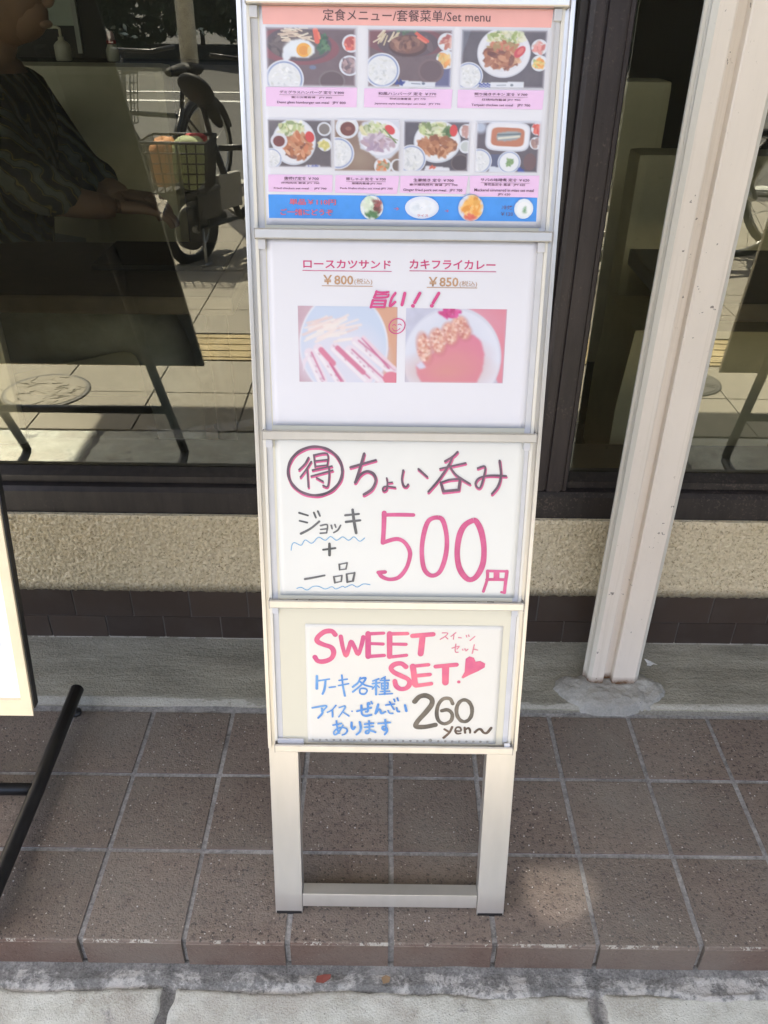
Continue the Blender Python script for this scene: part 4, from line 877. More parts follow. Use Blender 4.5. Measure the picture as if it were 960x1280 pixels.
def photoA():
    p = Paint(48, 125, 463, 405, 126, (112, 92, 96), 1)
    p.ell(190, 215, 195, 85, (136, 78, 84), 4).ell(200, 205, 150, 78, (92, 78, 84), 4).ell(205, 205, 130, 66, (106, 92, 90), 4)
    p.bits(110, 215, 45, 40, [(120, 105, 100), (95, 82, 84)], 20, 8)
    for _ in range(26):
        x = p.g.uniform(105, 235); y = p.g.uniform(128, 190); p.line(x, y, x+p.g.uniform(25, 50), y+p.g.uniform(-16, 26), p.g.uniform(6, 9), [(238, 226, 202), (226, 206, 182), (214, 190, 168)][p.g.integers(3)])
    p.bits(312, 200, 24, 42, [(70, 110, 78), (52, 88, 62), (96, 132, 92)], 40, 6)
    p.line(276, 138, 284, 190, 24, (232, 104, 80)).line(290, 150, 296, 176, 10, (240, 128, 96))
    p.poly([(122, 262), (128, 220), (160, 190), (205, 180), (245, 188), (272, 214), (272, 244), (240, 268), (205, 268), (165, 262), (150, 282), (128, 284)], (232, 238, 246), soft=1)
    p.ell(195, 218, 52, 30, (240, 246, 250), 0, soft=8, a=.8).ell(222, 231, 34, 33, (247, 176, 62)).ell(222, 233, 22, 21, (236, 156, 50)).ell(250, 236, 12, 22, (246, 236, 190), a=.6)
    p.bowl(440, 198, 42, blue=False).ell(440, 198, 33, 33, (206, 96, 84)).bits(440, 198, 24, 24, [(236, 110, 92), (188, 80, 72), (240, 150, 120)], 18, 7)
    p.bowl(432, 302, 48, blue=False).ell(432, 302, 38, 40, (146, 128, 136)).bits(432, 302, 26, 26, [(190, 160, 160), (120, 100, 104)], 18, 7)
    p.rice(130, 368, 90).ell(350, 376, 62, 52, (126, 112, 112)).ell(350, 376, 54, 44, (98, 78, 80)).ell(262, 312, 16, 10, (110, 130, 170), a=.7)
    return p.wash(.05).fade().I
def photoB():
    p = Paint(515, 135, 903, 407, 126, (110, 90, 92), 2)
    p.ell(690, 190, 190, 70, (124, 76, 80), 3).ell(700, 200, 140, 66, (96, 78, 82)).bits(700, 215, 100, 45, [(112, 92, 92), (92, 74, 78), (126, 104, 100)], 30, 14, a=.5)
    for _ in range(18):
        x = p.g.uniform(575, 660); y = p.g.uniform(140, 180); p.line(x, y, x-p.g.uniform(10, 35), y+p.g.uniform(15, 45), 6, [(236, 220, 192), (214, 196, 160)][p.g.integers(2)])
    p.ell(700, 212, 88, 50, (84, 56, 50)).ell(696, 206, 80, 42, (122, 82, 70)).bits(690, 200, 62, 28, [(150, 104, 84), (98, 64, 56), (168, 124, 100)], 34, 8, a=.6)
    p.line(735, 152, 790, 190, 14, (226, 96, 76)).line(745, 172, 782, 196, 10, (236, 128, 100)).bits(690, 145, 50, 10, [(84, 110, 84), (96, 120, 88)], 14, 5)
    p.bowl(878, 192, 42, blue=False).bits(878, 192, 26, 26, [(206, 130, 110), (178, 96, 88), (224, 170, 150)], 26, 7)
    p.ell(860, 390, 60, 90, (98, 106, 160), a=.7).bowl(875, 274, 44, blue=False).bits(870, 274, 26, 24, [(240, 160, 80), (240, 200, 120), (150, 180, 130), (236, 180, 96)], 26, 7)
    p.rice(582, 328, 82).ell(808, 328, 60, 58, (122, 98, 98)).ell(808, 328, 50, 48, (104, 82, 84))
    p.poly([(672, 374), (832, 382), (828, 407), (660, 407)], (226, 230, 240)).bits(665, 388, 16, 12, [(60, 74, 150)], 14, 4).line(720, 388, 760, 390, 4, (120, 130, 150)).ell(775, 388, 8, 6, (110, 120, 140))
    return p.wash(.05).fade().I
def photoC():
    p = Paint(345, 170, 833, 511, 126, (98, 90, 96), 3)
    p.poly([(345, 170), (400, 170), (350, 330)], (120, 126, 140), a=.6)
    p.ell(590, 302, 152, 146, (214, 216, 228)).ell(590, 300, 146, 140, (238, 238, 244)).ell(590, 300, 118, 112, (228, 228, 236))
    p.bits(600, 215, 100, 42, SAL+[(150, 170, 90), (236, 234, 190)], 90, 9).bits(580, 320, 95, 70, MEAT, 130, 12).bits(580, 265, 80, 20, [(206, 120, 90), (180, 150, 100)], 26, 8)
    p.ell(680, 296, 40, 24, (214, 78, 84), -48).ell(684, 292, 24, 12, (232, 120, 110), -48)
    p.bowl(790, 268, 46, blue=False).bits(790, 268, 28, 26, [(232, 150, 140), (226, 190, 180), (214, 120, 110)], 30, 8)
    p.bowl(796, 360, 47, blue=False).bits(794, 362, 30, 24, [(246, 160, 70), (244, 210, 120), (160, 190, 120)], 30, 8)
    p.rice(395, 440, 82).poly([(465, 478), (715, 468), (712, 505), (455, 505)], (232, 236, 244))
    for k in range(12): p.ell(462+k % 6*11, 484+(k//6)*14+(k % 2)*6, 6, 5, (50, 62, 150))
    return p.line(560, 492, 610, 490, 5, (150, 160, 176)).ell(645, 490, 9, 8, (130, 140, 150)).wash(.05).fade().I
def photoD():
    p = Paint(74, 92, 456, 383, 88, (104, 96, 100), 4)
    p.ell(230, 228, 130, 142, (212, 218, 230), 12).ell(230, 226, 122, 134, (236, 238, 244), 12)
    p.bits(215, 150, 70, 50, SAL, 70, 9).bits(250, 255, 78, 72, MEAT+[(224, 160, 120), (214, 130, 90)], 90, 11).ell(325, 196, 26, 34, (214, 74, 70), -20)
    p.ell(140, 222, 50, 48, (226, 228, 236)).ell(140, 224, 35, 33, (120, 62, 58)).bowl(412, 148, 42, blue=False).ell(412, 148, 32, 32, (132, 124, 120)).bowl(415, 242, 40, blue=False).bits(412, 240, 24, 24, [(240, 226, 150), (214, 206, 120)], 20, 8)
    p.rice(92, 330, 64).poly([(300, 368), (385, 368), (385, 383), (290, 383)], (228, 230, 240))
    return p.bits(340, 376, 36, 4, [(90, 100, 170)], 10, 4).wash(.06).fade().I
def photoE():
    p = Paint(470, 94, 863, 408, 88, (142, 116, 100), 5)
    p.ell(620, 330, 60, 60, (160, 138, 118), soft=20).bowl(548, 140, 68, blue=False).ell(552, 150, 45, 42, (116, 60, 50)).ell(556, 148, 18, 12, (150, 96, 80))
    p.poly([(610, 180), (640, 110), (700, 94), (863, 94), (863, 270), (800, 330), (720, 326), (680, 290), (628, 268)], (216, 220, 232), soft=1).ell(748, 200, 118, 108, (238, 238, 246))
    p.bits(710, 150, 78, 40, SAL, 70, 9).bits(735, 230, 86, 48, [(200, 180, 196), (214, 200, 214), (176, 152, 176), (188, 160, 170)], 90, 11)
    p.ell(802, 152, 34, 24, (220, 64, 62), 40).line(770, 150, 840, 230, 8, (110, 140, 80)).line(780, 190, 850, 215, 5, (140, 160, 100))
    p.rice(492, 298, 98).bowl(762, 374, 52, blue=False).bits(762, 378, 34, 30, [(120, 130, 90), (226, 130, 80), (180, 170, 140)], 30, 9).bowl(850, 370, 42, blue=False).ell(850, 370, 30, 34, (120, 104, 96))
    return p.wash(.06).fade().I
def photoF():
    p = Paint(65, 97, 438, 388, 88, (92, 86, 94), 6)
    p.ell(257, 216, 134, 122, (212, 218, 230)).ell(256, 214, 126, 114, (238, 240, 246)).bits(240, 148, 84, 42, SAL, 70, 9).bits(315, 160, 26, 32, [(90, 120, 70), (120, 140, 90)], 20, 7)
    p.bits(255, 240, 104, 50, [(164, 104, 70), (190, 128, 90), (140, 84, 58), (206, 150, 110)], 120, 10).ell(348, 150, 22, 34, (220, 66, 62))
    p.rice(112, 318, 84).bowl(420, 152, 40, blue=False).bits(420, 152, 22, 22, [(196, 150, 140)], 14, 8).bowl(420, 242, 38, blue=False).ell(420, 242, 28, 28, (200, 206, 204)).ell(392, 336, 54, 52, (110, 98, 100)).ell(392, 336, 46, 44, (84, 74, 78))
    p.poly([(195, 356), (330, 364), (335, 388), (185, 388)], (232, 234, 242)).bits(235, 366, 14, 6, [(220, 110, 90)], 8, 4)
    return p.wash(.06).fade().I
def photoG():
    p = Paint(478, 103, 838, 395, 88, (96, 86, 92), 7)
    p.ell(500, 135, 34, 32, (186, 196, 216), soft=6).ell(656, 186, 126, 84, (214, 218, 230), 2, p=4.5).ell(656, 185, 118, 76, (240, 240, 246), 2, p=4.5).ell(656, 188, 94, 54, (196, 120, 84), 2, p=5)
    p.poly([(590, 188), (600, 165), (660, 155), (728, 158), (728, 188), (700, 205), (640, 212), (598, 208)], (158, 168, 170), soft=1).line(600, 176, 726, 170, 10, (110, 124, 130)).line(605, 196, 720, 184, 12, (224, 222, 204))
    p.bowl(822, 140, 36, blue=False).bits(822, 140, 24, 26, [(220, 80, 66), (236, 120, 96)], 20, 8).bowl(818, 222, 36, blue=False).bits(818, 222, 22, 22, [(176, 140, 130), (150, 120, 116)], 16, 7)
    p.poly([(560, 290), (640, 290), (640, 395), (560, 395)], (84, 96, 140), a=.6).rice(498, 330, 74).poly([(560, 360), (700, 366), (700, 395), (555, 395)], (220, 226, 238)).bowl(672, 334, 66).ell(672, 334, 50, 50, (240, 242, 246)).bits(672, 334, 20, 18, [(110, 150, 90), (140, 170, 110)], 16, 6)
    p.ell(790, 330, 36, 50, (112, 84, 84)).bits(742, 380, 20, 14, [(60, 76, 160)], 16, 4)
    return p.wash(.06).fade().I
def photoS():
    p = Paint(25, 50, 898, 733, 140, (208, 176, 188), 8)
    p.poly([(600, 50), (898, 50), (898, 733), (760, 733), (830, 420)], (222, 168, 138)).ell(425, 400, 395, 470, (236, 238, 246)).ell(425, 400, 380, 455, (206, 220, 242)).ell(420, 520, 350, 300, (226, 226, 240), soft=30)
    for _ in range(34):
        x = p.g.uniform(60, 420); y = p.g.uniform(170, 370); p.line(x, y, x+p.g.uniform(110, 190), y-p.g.uniform(10, 80), p.g.uniform(16, 26), [(248, 232, 226), (240, 214, 208), (250, 240, 232)][p.g.integers(3)], .85)
    for x0, y0, x1, y1 in ((120, 470, 230, 720), (200, 430, 400, 733), (350, 420, 640, 700), (540, 360, 860, 620), (480, 440, 760, 700)):
        p.line(x0, y0, x1, y1, 92, (240, 226, 236)); p.line(x0+18, y0-8, x1+18, y1-8, 14, (208, 128, 160)); p.line(x0-25, y0+12, x1-25, y1+12, 26, (246, 240, 244))
        for _ in range(8):
            t = p.g.random(); p.ell(x0+(x1-x0)*t+p.g.normal(0, 14), y0+(y1-y0)*t+p.g.normal(0, 14), 12, 6, (190, 130, 160), 50, a=.6)
    p.line(225, 440, 330, 560, 50, (222, 130, 158)).line(370, 420, 600, 640, 44, (218, 128, 158)).line(590, 330, 830, 600, 15, (206, 110, 150)).line(600, 320, 880, 600, 26, (240, 214, 226)).line(300, 560, 400, 725, 14, (210, 100, 140))
    p.ell(850, 690, 75, 60, (228, 128, 148)).poly([(60, 530), (120, 470), (60, 640)], (240, 226, 236))
    return p.soften(2).wash(.08).I
def photoU():
    p = Paint(78, 66, 900, 687, 140, (206, 208, 228), 9)
    p.poly([(560, 66), (900, 66), (900, 687), (860, 687)], (230, 142, 158)).ell(640, 120, 140, 50, (226, 170, 190), 20, soft=30, a=.7).ell(470, 480, 405, 430, (220, 222, 236)).ell(465, 490, 395, 415, (232, 234, 246)).ell(440, 500, 350, 370, (224, 228, 242), soft=20)
    p.poly([(168, 540), (230, 500), (330, 420), (520, 260), (640, 280), (700, 330), (735, 440), (725, 580), (680, 687), (220, 687), (180, 620)], (226, 130, 158), soft=2)
    p.ell(420, 590, 200, 80, (222, 158, 140), soft=40, a=.85).ell(500, 450, 130, 70, (226, 152, 148), soft=40, a=.7).poly([(168, 540), (215, 500), (255, 560), (200, 575)], (222, 220, 240), soft=1)
    for x, y, rx, ry, n in ((560, 255, 44, 56, 40), (515, 195, 58, 64, 70), (440, 270, 62, 86, 90), (340, 335, 60, 96, 100), (232, 390, 52, 112, 110)):
        p.ell(x+8, y+8, rx+4, ry+4, (196, 112, 118), -14, soft=8, a=.8).ell(x, y, rx, ry, (232, 172, 150), -14, soft=6).bits(x, y, rx, ry, [(238, 190, 170), (220, 150, 130), (244, 206, 188), (206, 130, 120), (250, 222, 208)], n, 8, 1.4)
    p.bits(440, 100, 70, 34, [(216, 66, 140), (228, 90, 160), (196, 60, 120)], 40, 12)
    return p.soften(2).wash(.06).I
# -------- sheet 1
s1 = Sheet("set_menu_poster", "bilingual set menu sheet with seven food photos and pink captions in the top holder", "poster", -151, 155, 994, 1207.5, M['paper'])
s1.quad("header_band", DATA['HEAD'], INK['salmon']); s1.quad("side_dish_band", DATA['BAND'], INK['azure'])
for q in DATA['CAP']: s1.quad("caption_panel", q, INK['lilac'])
for k, fn in (('A', photoA), ('B', photoB), ('C', photoC), ('D', photoD), ('E', photoE), ('F', photoF), ('G', photoG)):
    s1.photo("food_photo", DATA['PH'][k], fn())
def dish(kind):
    p = Paint(0, 0, 100, 100, 26, (30, 120, 215), 40+kind)
    if kind == 0: p.ell(50, 50, 49, 49, (236, 240, 238)).bits(44, 42, 26, 26, [(206, 222, 196), (226, 234, 214)], 40, 7).bits(72, 42, 12, 28, [(120, 80, 76), (160, 90, 90)], 16, 6).bits(50, 80, 24, 10, [(90, 130, 84)], 12, 6)
    if kind == 1: p.ell(50, 50, 60, 60, (228, 234, 248)).ell(50, 48, 40, 36, (240, 244, 250)).bits(50, 46, 26, 22, [(230, 238, 246), (246, 248, 252)], 20, 5)
    if kind == 2: p.ell(50, 50, 49, 49, (222, 226, 240)).bits(50, 46, 32, 28, [(246, 186, 96), (240, 160, 70), (250, 206, 130)], 50, 9).bits(50, 84, 26, 6, [(226, 110, 90)], 8, 5)
    if kind == 3: p.ell(50, 50, 49, 49, (234, 240, 244)).ell(50, 50, 34, 34, (244, 246, 246)).poly([(52, 40), (62, 38), (60, 70), (42, 66)], (130, 170, 130), soft=1)
    return p.I
for k, (x, z, r) in enumerate(DATA['DISH']):
    s1.photo_disc("dish_photo", x, z, r, r*(.62 if k == 1 else 1), dish(k))
for body, bx, c, bold in DATA['T1']: s1.text(body, bx, INK[c], bold)
s1.rects("underline", [b[0] for b in DATA['BARS1']], INK['plum'])
# -------- sheet 2
s2 = Sheet("sandwich_curry_poster", "white sheet with two pinkish photos of a sandwich and a curry, second holder down", "poster", -151.5, 153, 764.5, 981, M['paper'])
s2.photo("food_photo", DATA['PH']['S'], photoS()); s2.photo("food_photo", DATA['PH']['U'], photoU())
for body, bx, c, bold in DATA['T2']: s2.text(body, bx, INK[c], bold)
s2.rects("underline", [b[0] for b in DATA['BARS2'][:2]], INK['rose']); s2.rects("underline", [b[0] for b in DATA['BARS2'][2:]], INK['tan'])
s2.strokes("handwriting", DATA['UMA'], INK['uma'], vary=.03); s2.strokes("smiley", DATA['SMI'], INK['uma'], vary=.03)
# -------- sheet 3
s3 = Sheet("drink_deal_sheet", "handwritten sheet with a big pink 500, third holder from the top", "poster", -149.8, 154.6, 537.2, 750.8, M['paper3'])
s3.strokes("brush_shadow", DATA['TOPP'], INK['p3']); s3.strokes("handwriting", DATA['TOPK'], INK['k3']); s3.strokes("handwriting", DATA['GREY'], INK['g3'])
s3.strokes("wavy_underline", DATA['WAVE'], INK['b3'], vary=.02); s3.strokes("price", DATA['PINK5'], INK['p3'], vary=.05)
# -------- sheet 4
s4 = Sheet("sweet_set_notice", "cream drawing-paper notice reading SWEET SET with a pink heart, in the lowest holder", "poster", -118.5, 143.5, 311, 495.6, M['paper4'])
s4.strokes("sweet_set_lettering", DATA['SW'], INK['sp'], vary=.05); s4.strokes("handwriting", DATA['SMP'], INK['s2']); s4.strokes("handwriting", DATA['BLUE'], INK['sb'])
s4.strokes("price", DATA['BLK'], INK['sk'], vary=.05); s4.strokes("handwriting", DATA['YEN'], INK['ye'])
y = s4.up(); b = MB(); f = b.poly([s4.P(p, y) for p in DATA['HEART']]); f.normal_update()
if f.normal.y > 0: f.normal_flip()
bmesh.ops.triangulate(b.bm, faces=b.bm.faces[:]); b.build("heart", INK['sp'], s4.o, norm=False)
for x, z, d in DATA['HOLES']: s4.disc("punched_hole", x, z, d*.85, INK['hole'], 12)

# ================================================================== leaning signboards
def easel_sign(loc, label, back, group=None):
    t = thing("standing_signboard", label, "signboard", loc, group=group)
    # local: x along the board (origin under its right-hand upright), y towards the shop
    def up(z, dx=0): return Vector((dx-.06*z, .341*z, z))
    for dx in (0, -.46):
        MB().tube([(dx, 0, .05), up(.35, dx)+Vector((0, .012, 0)), up(1.1, dx)+Vector((0, .012, 0))], .0125, 12).build("upright", M['black'], t)
        p = [Vector((dx+.002, .0, .05)), Vector((dx+.0, .004, .036)), Vector((dx+.001, .03, .030)), Vector((dx-.002, .25, .030)), Vector((dx-.008, .492, .0345))]
        MB().tube(p, .0128, 14).build("skid_tube", M['black'], t)
        MB().lathe([(.009, 0), (.011, .002), (.011, .007), (.004, .0075), (.004, .018)], dx-.006, .46, 12).build("rubber_foot", M['black'], t)
        MB().lathe([(.009, 0), (.011, .002), (.011, .007), (.004, .0075), (.004, .018)], dx, .02, 12).build("rubber_foot", M['black'], t)
    MB().tube([(-.465, .255, .030), (.005, .255, .030)], .0105, 12).build("floor_crossbar", M['black'], t)
    a = up(.215); MB().tube([a+Vector((-.46, .012, 0)), a+Vector((0, .012, 0))], .011, 12).build("crossbar", M['black'], t)
    # board
    B = Matrix.Translation((.112, .1185, .3635)) @ Matrix(((1, -.0, -.070, 0), (0, 1, .325, 0), (0, 0, .944, 0), (0, 0, 0, 1)))
    w, h = .70, 1.12
    def bb(b, nm, mat): b.xf(B); return b.build(nm, mat, t)
    bb(MB().box(-w, 0, .0058, .0085, 0, h), "back_panel", back)
    bb(MB().box(-w+.0133, -.0133, -.0012, .0055, .0133, h-.0133), "display_panel", M['blank'])
    f = .0138
    bb(MB().prism([(0, 0), (-.0045, -.010), (-.0045, .0055), (0, .0055)], -w+.001, -.001, axis='x').box(-w+f, -f, -.006, .0052, .001, f), "frame_rail", M['peach'])
    bb(MB().box(-w+f, -f, -.006, .0052, h-f, h, bev=.001), "frame_rail", M['peach'])
    bb(MB().box(-f, 0, -.0065, .0052, 0, h, bev=.001), "frame_rail", M['peach']); bb(MB().box(-w, -w+f, -.0065, .0052, 0, h, bev=.001), "frame_rail", M['peach'])
    if back is M['board_back']:
        bb(MB().prism([(-.0400+.0090*math.cos(q), .0925+.0100*math.sin(q)) for q in [2*PI*k/16 for k in range(16)]], -.0016, -.0013, axis='y'), "printed_mark", M['dgrey'])
    bb(MB().box(.0004, .0024, -.003, .0085, 0, h), "edge_gasket", M['black'])
    return t
easel_sign((-.585, .709, 0), "white signboard with cream trim on a black tube stand at the left edge", M['board_back'])
rs = easel_sign((1.455, .709, 0), "brown-backed signboard right of the steel post, mirrored in the right pane", M['brown_back'])

# ================================================================== litter
def bent(name, pts, z, mat, label, cat, loc, rz=0, curl=.006):
    b = MB(); vs = [b.bm.verts.new((x, y, .0004+curl*(x*x+y*y)/.0004)) for x, y in pts]; c = b.bm.verts.new((0, 0, .0012))
    for i in range(len(vs)): b.bm.faces.new((c, vs[i], vs[(i+1) % len(vs)]))
    g = bmesh.ops.extrude_face_region(b.bm, geom=b.bm.faces[:])
    for v in [e for e in g['geom'] if isinstance(e, bmesh.types.BMVert)]: v.co.z += .0004
    o = b.build(name, mat, None, loc, label=label, category=cat); o.rotation_euler = (0, 0, rz); return o
bent("paper_scrap", [(-.010, -.008), (-.002, -.009), (.006, -.004), (.012, -.010), (.006, .002), (-.004, .010), (-.009, .011), (-.006, .0)], 0, M['scrap'], "tiny white torn paper scrap on the grey concrete right of the post", "litter", (.556, 1.318, .0135), .1)
bent("fallen_leaf", [(-.011, -.004), (0, -.007), (.011, -.003), (.013, .003), (.003, .006), (-.008, .005)], 0, M['leafr'], "small dried red leaf on the mortar strip below the stand's left leg", "leaf", (-.083, .695, -.0585), .2)
bent("fallen_leaf", [(-.006, -.005), (.003, -.006), (.008, .0), (.003, .006), (-.005, .005)], 0, M['leafb'], "small brown dry leaf crumb under the middle tile joint", "leaf", (.011, .695, -.0585), .4)

# ================================================================== inside the restaurant
FZ = .10
tb_ = thing("dining_table", "dark brown dining table behind the left window pane", "table", (-.9, 1.68, FZ), group="dining tables behind the glass")
MB().box(-.62, .62, -.185, .19, .585, .62, bev=.006).build("tabletop", M['table'], tb_)
for sx in (-.55, .55): MB().tube([(sx, 0, .012), (sx, 0, .584)], .022, 10).build("leg", M['black'], tb_)
for sx in (-.55, .55): MB().box(sx-.03, sx+.03, -.17, .17, 0, .0115, bev=.003).build("foot", M['black'], tb_)
t2 = copy_tree(tb_); t2.location = (1.15, 1.68, FZ); t2['label'] = "dark brown dining table behind the glass on both sides of the steel post"
tb_['label'] = "dark brown dining table in front of the seated customer"
def booth(loc, w, h, label, rot=0, seat=True):
    t = thing("booth_seat", label, "bench seat", loc, (0, 0, rot), group="khaki booth seats")
    MB().box(-w/2, w/2, 0, .10, .12, h, bev=.022).build("backrest", M['booth'], t)
    if seat: MB().box(-w/2, w/2, -.48, -.002, .26, .44, bev=.03).build("cushion", M['booth'], t)
    MB().box(-w/2+.03, w/2-.03, -.42, .08, 0, .118).build("plinth", M['inside'], t); return t
booth((-1.14, 2.32, FZ), 1.17, .93, "khaki booth seat behind the seated customer at the left window")
booth((.33, 2.45, FZ), .82, .90, "tall grey-khaki booth back seen between the dark mullion and the steel post", seat=False)
booth((1.10, 2.02, FZ), 1.08, .79, "low rounded khaki seat behind the steel post", seat=False)
t = thing("booth_seat", "khaki upholstered stool end under the table left of the steel post", "stool", (.62, 1.86, FZ), group="khaki booth seats")
b = MB(); b.prism([(-.10, .105), (-.055, .075), (.26, .075), (.28, .48), (-.085, .48), (-.10, .30)], -.12, .12, axis='y'); b.build("upholstered_body", M['booth'], t)
MB().box(-.05, .24, -.1, .1, 0, .0745).build("plinth", M['inside'], t)
n_ = thing("wall_notice", "pale notice sheet on the dark wall behind the seated customer", "notice", (-1.10, 3.196, 1.0))
MB().box(-.075, .075, 0, .004, .08, .40).build("sheet", M['notice'], n_)
MB().box(-.055, .055, -.0012, -.0002, .18, .184).build("printed_line", M['dgrey'], n_)
scr = thing("partition", "dark timber partition behind the booth seat", "partition", (-1.2, 3.2, FZ))
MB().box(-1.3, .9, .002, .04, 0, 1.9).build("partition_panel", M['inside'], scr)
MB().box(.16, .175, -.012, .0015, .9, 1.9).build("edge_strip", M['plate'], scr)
c_ = thing("service_shelf", "dark shelf with sauce bottles behind the left booth seat", "shelf", (-.95, 2.50, FZ))
MB().box(-.75, .75, -.07, .12, .905, .925).build("shelf_board", M['inside'], c_)
MB().box(-.74, .74, -.05, .10, 0, .9045).build("shelf_body", M['inside'], c_)
bt = thing("pump_bottle", "cream pump dispenser bottle on the shelf beside the customer's face", "bottle", (-.855, 2.50, FZ+.926)); bt.scale = (.62, .62, .62)
MB().lathe([(.030, 0), (.033, .004), (.033, .058), (.022, .07), (.012, .076), (.012, .088)], n=18).build("bottle_body", M['bottle'], bt)
MB().tube([(0, 0, .089), (0, 0, .118), (-.012, 0, .124), (-.048, 0, .122)], .006, 8).build("pump_head", M['bottle'], bt)
bt = thing("sauce_bottle", "squeeze sauce bottle with red collar and pink cap on the shelf", "bottle", (-.725, 2.50, FZ+.926)); bt.scale = (.66, .66, .62)
MB().lathe([(.022, 0), (.025, .004), (.025, .042), (.016, .062), (.016, .0635)], n=18).build("bottle_body", M['bottle'], bt)
MB().lathe([(.018, .064), (.018, .078)], n=18).build("collar", M['redcap'], bt)
MB().lathe([(.016, .0785), (.014, .100), (.008, .112)], n=18).build("cap", M['pinkcap'], bt)

# ---- seated customer, facing right, mostly in the dark of the room
def skin_obj(name, chains, mat, parent, sub=2, root=0):
    """chains: dict id->(co, r); edges list"""
    V, Ed = chains
    me = bpy.data.meshes.new(name); me.from_pydata([v[0] for v in V], Ed, []); me.materials.append(mat)
    o = bpy.data.objects.new(name, me); COL.objects.link(o); o.parent = parent
    sk = o.modifiers.new("skin", 'SKIN'); sk.use_smooth_shade = True
    lay = me.skin_vertices[0].data if me.skin_vertices else None
    if lay is None:
        bm = bmesh.new(); bm.from_mesh(me); bm.verts.layers.skin.verify(); bm.to_mesh(me); bm.free(); lay = me.skin_vertices[0].data
    for i, v in enumerate(V):
        r = v[1]; lay[i].radius = r if isinstance(r, tuple) else (r, r)
        lay[i].use_root = (i == root)
    ss = o.modifiers.new("sub", 'SUBSURF'); ss.levels = sub; ss.render_levels = sub
    return o
PL = Vector((-.93, 1.93, FZ))
pr = thing("person", "seated customer in patterned knit and grey trousers facing right behind the glass", "person", PL)
def W(x, y, z): return Vector((x, y, z))-PL
skin_obj("body", ([(W(-.93, 1.95, .55), (.12, .15)), (W(-.92, 1.95, .72), (.11, .14)), (W(-.88, 1.95, .90), (.11, .16)), (W(-.85, 1.95, 1.00), (.08, .15)), (W(-.82, 1.95, 1.07), .055), (W(-.79, 1.95, 1.13), .06),
    (W(-.80, 1.78, .98), .055), (W(-.70, 1.74, .84), .042), (W(-.56, 1.82, .80), .026),
    (W(-.84, 2.12, .98), .055), (W(-.74, 2.14, .80), .042), (W(-.60, 2.02, .78), .026),
    (W(-.90, 1.86, .52), .085), (W(-.52, 1.84, .56), .062), (W(-.50, 1.86, .32), .048), (W(-.50, 1.86, .14), .035), (W(-.40, 1.85, .125), .028),
    (W(-.90, 2.05, .52), .085), (W(-.52, 2.07, .56), .062), (W(-.50, 2.07, .32), .048), (W(-.50, 2.07, .14), .035), (W(-.40, 2.07, .125), .028)],
    [(0, 1), (1, 2), (2, 3), (3, 4), (4, 5), (3, 6), (6, 7), (7, 8), (3, 9), (9, 10), (10, 11), (0, 12), (12, 13), (13, 14), (14, 15), (15, 16), (0, 17), (17, 18), (18, 19), (19, 20), (20, 21)]), M['skin'], pr, 1)
b = MB(); hc = W(-.775, 1.95, 1.195)
b.sphere(hc, .092, (.98, .80, 1.18), 24, 16); b.sphere(hc+Vector((.028, 0, -.045)), .062, (1, .85, .9), 18, 12); b.sphere(hc+Vector((.092, 0, -.018)), .016, (1.1, .8, 1.3), 10, 8)
b.sphere(hc+Vector((.082, 0, -.066)), .016, (.8, 1.6, .5), 10, 6); b.sphere(hc+Vector((.0, -.078, -.015)), .02, (.8, .4, 1.3), 10, 8); b.sphere(hc+Vector((.0, .078, -.015)), .02, (.8, .4, 1.3), 10, 8)
b.build("head", M['skin'], pr)
b = MB()
for sy in (-.032, .032): b.sphere(hc+Vector((.078, sy, .01)), .009, (1, 1.4, .7), 8, 6)
b.build("eyes", M['hair'], pr)
b = MB(); b.sphere(hc+Vector((-.022, 0, .035)), .098, (.95, .88, 1.0), 20, 14); b.build("hair", M['hair'], pr)
skin_obj("sweater", ([(W(-.93, 1.95, .58), (.145, .175)), (W(-.92, 1.95, .74), (.135, .165)), (W(-.88, 1.95, .90), (.13, .18)), (W(-.855, 1.95, 1.00), (.095, .16)), (W(-.835, 1.95, 1.055), .066),
    (W(-.80, 1.78, .98), .072), (W(-.70, 1.74, .85), .058), (W(-.615, 1.79, .825), .046),
    (W(-.84, 2.12, .98), .072), (W(-.74, 2.14, .81), .058), (W(-.65, 2.06, .80), .046)],
    [(0, 1), (1, 2), (2, 3), (3, 4), (3, 5), (5, 6), (6, 7), (3, 8), (8, 9), (9, 10)]), M['knit'], pr, 2)
skin_obj("trousers", ([(W(-.93, 1.95, .53), (.15, .17)), (W(-.88, 1.86, .52), .105), (W(-.52, 1.84, .56), .078), (W(-.50, 1.86, .32), .066), (W(-.50, 1.86, .17), .058),
    (W(-.88, 2.05, .52), .105), (W(-.52, 2.07, .56), .078), (W(-.50, 2.07, .32), .066), (W(-.50, 2.07, .17), .058)],
    [(0, 1), (1, 2), (2, 3), (3, 4), (0, 5), (5, 6), (6, 7), (7, 8)]), M['trousers'], pr, 2)
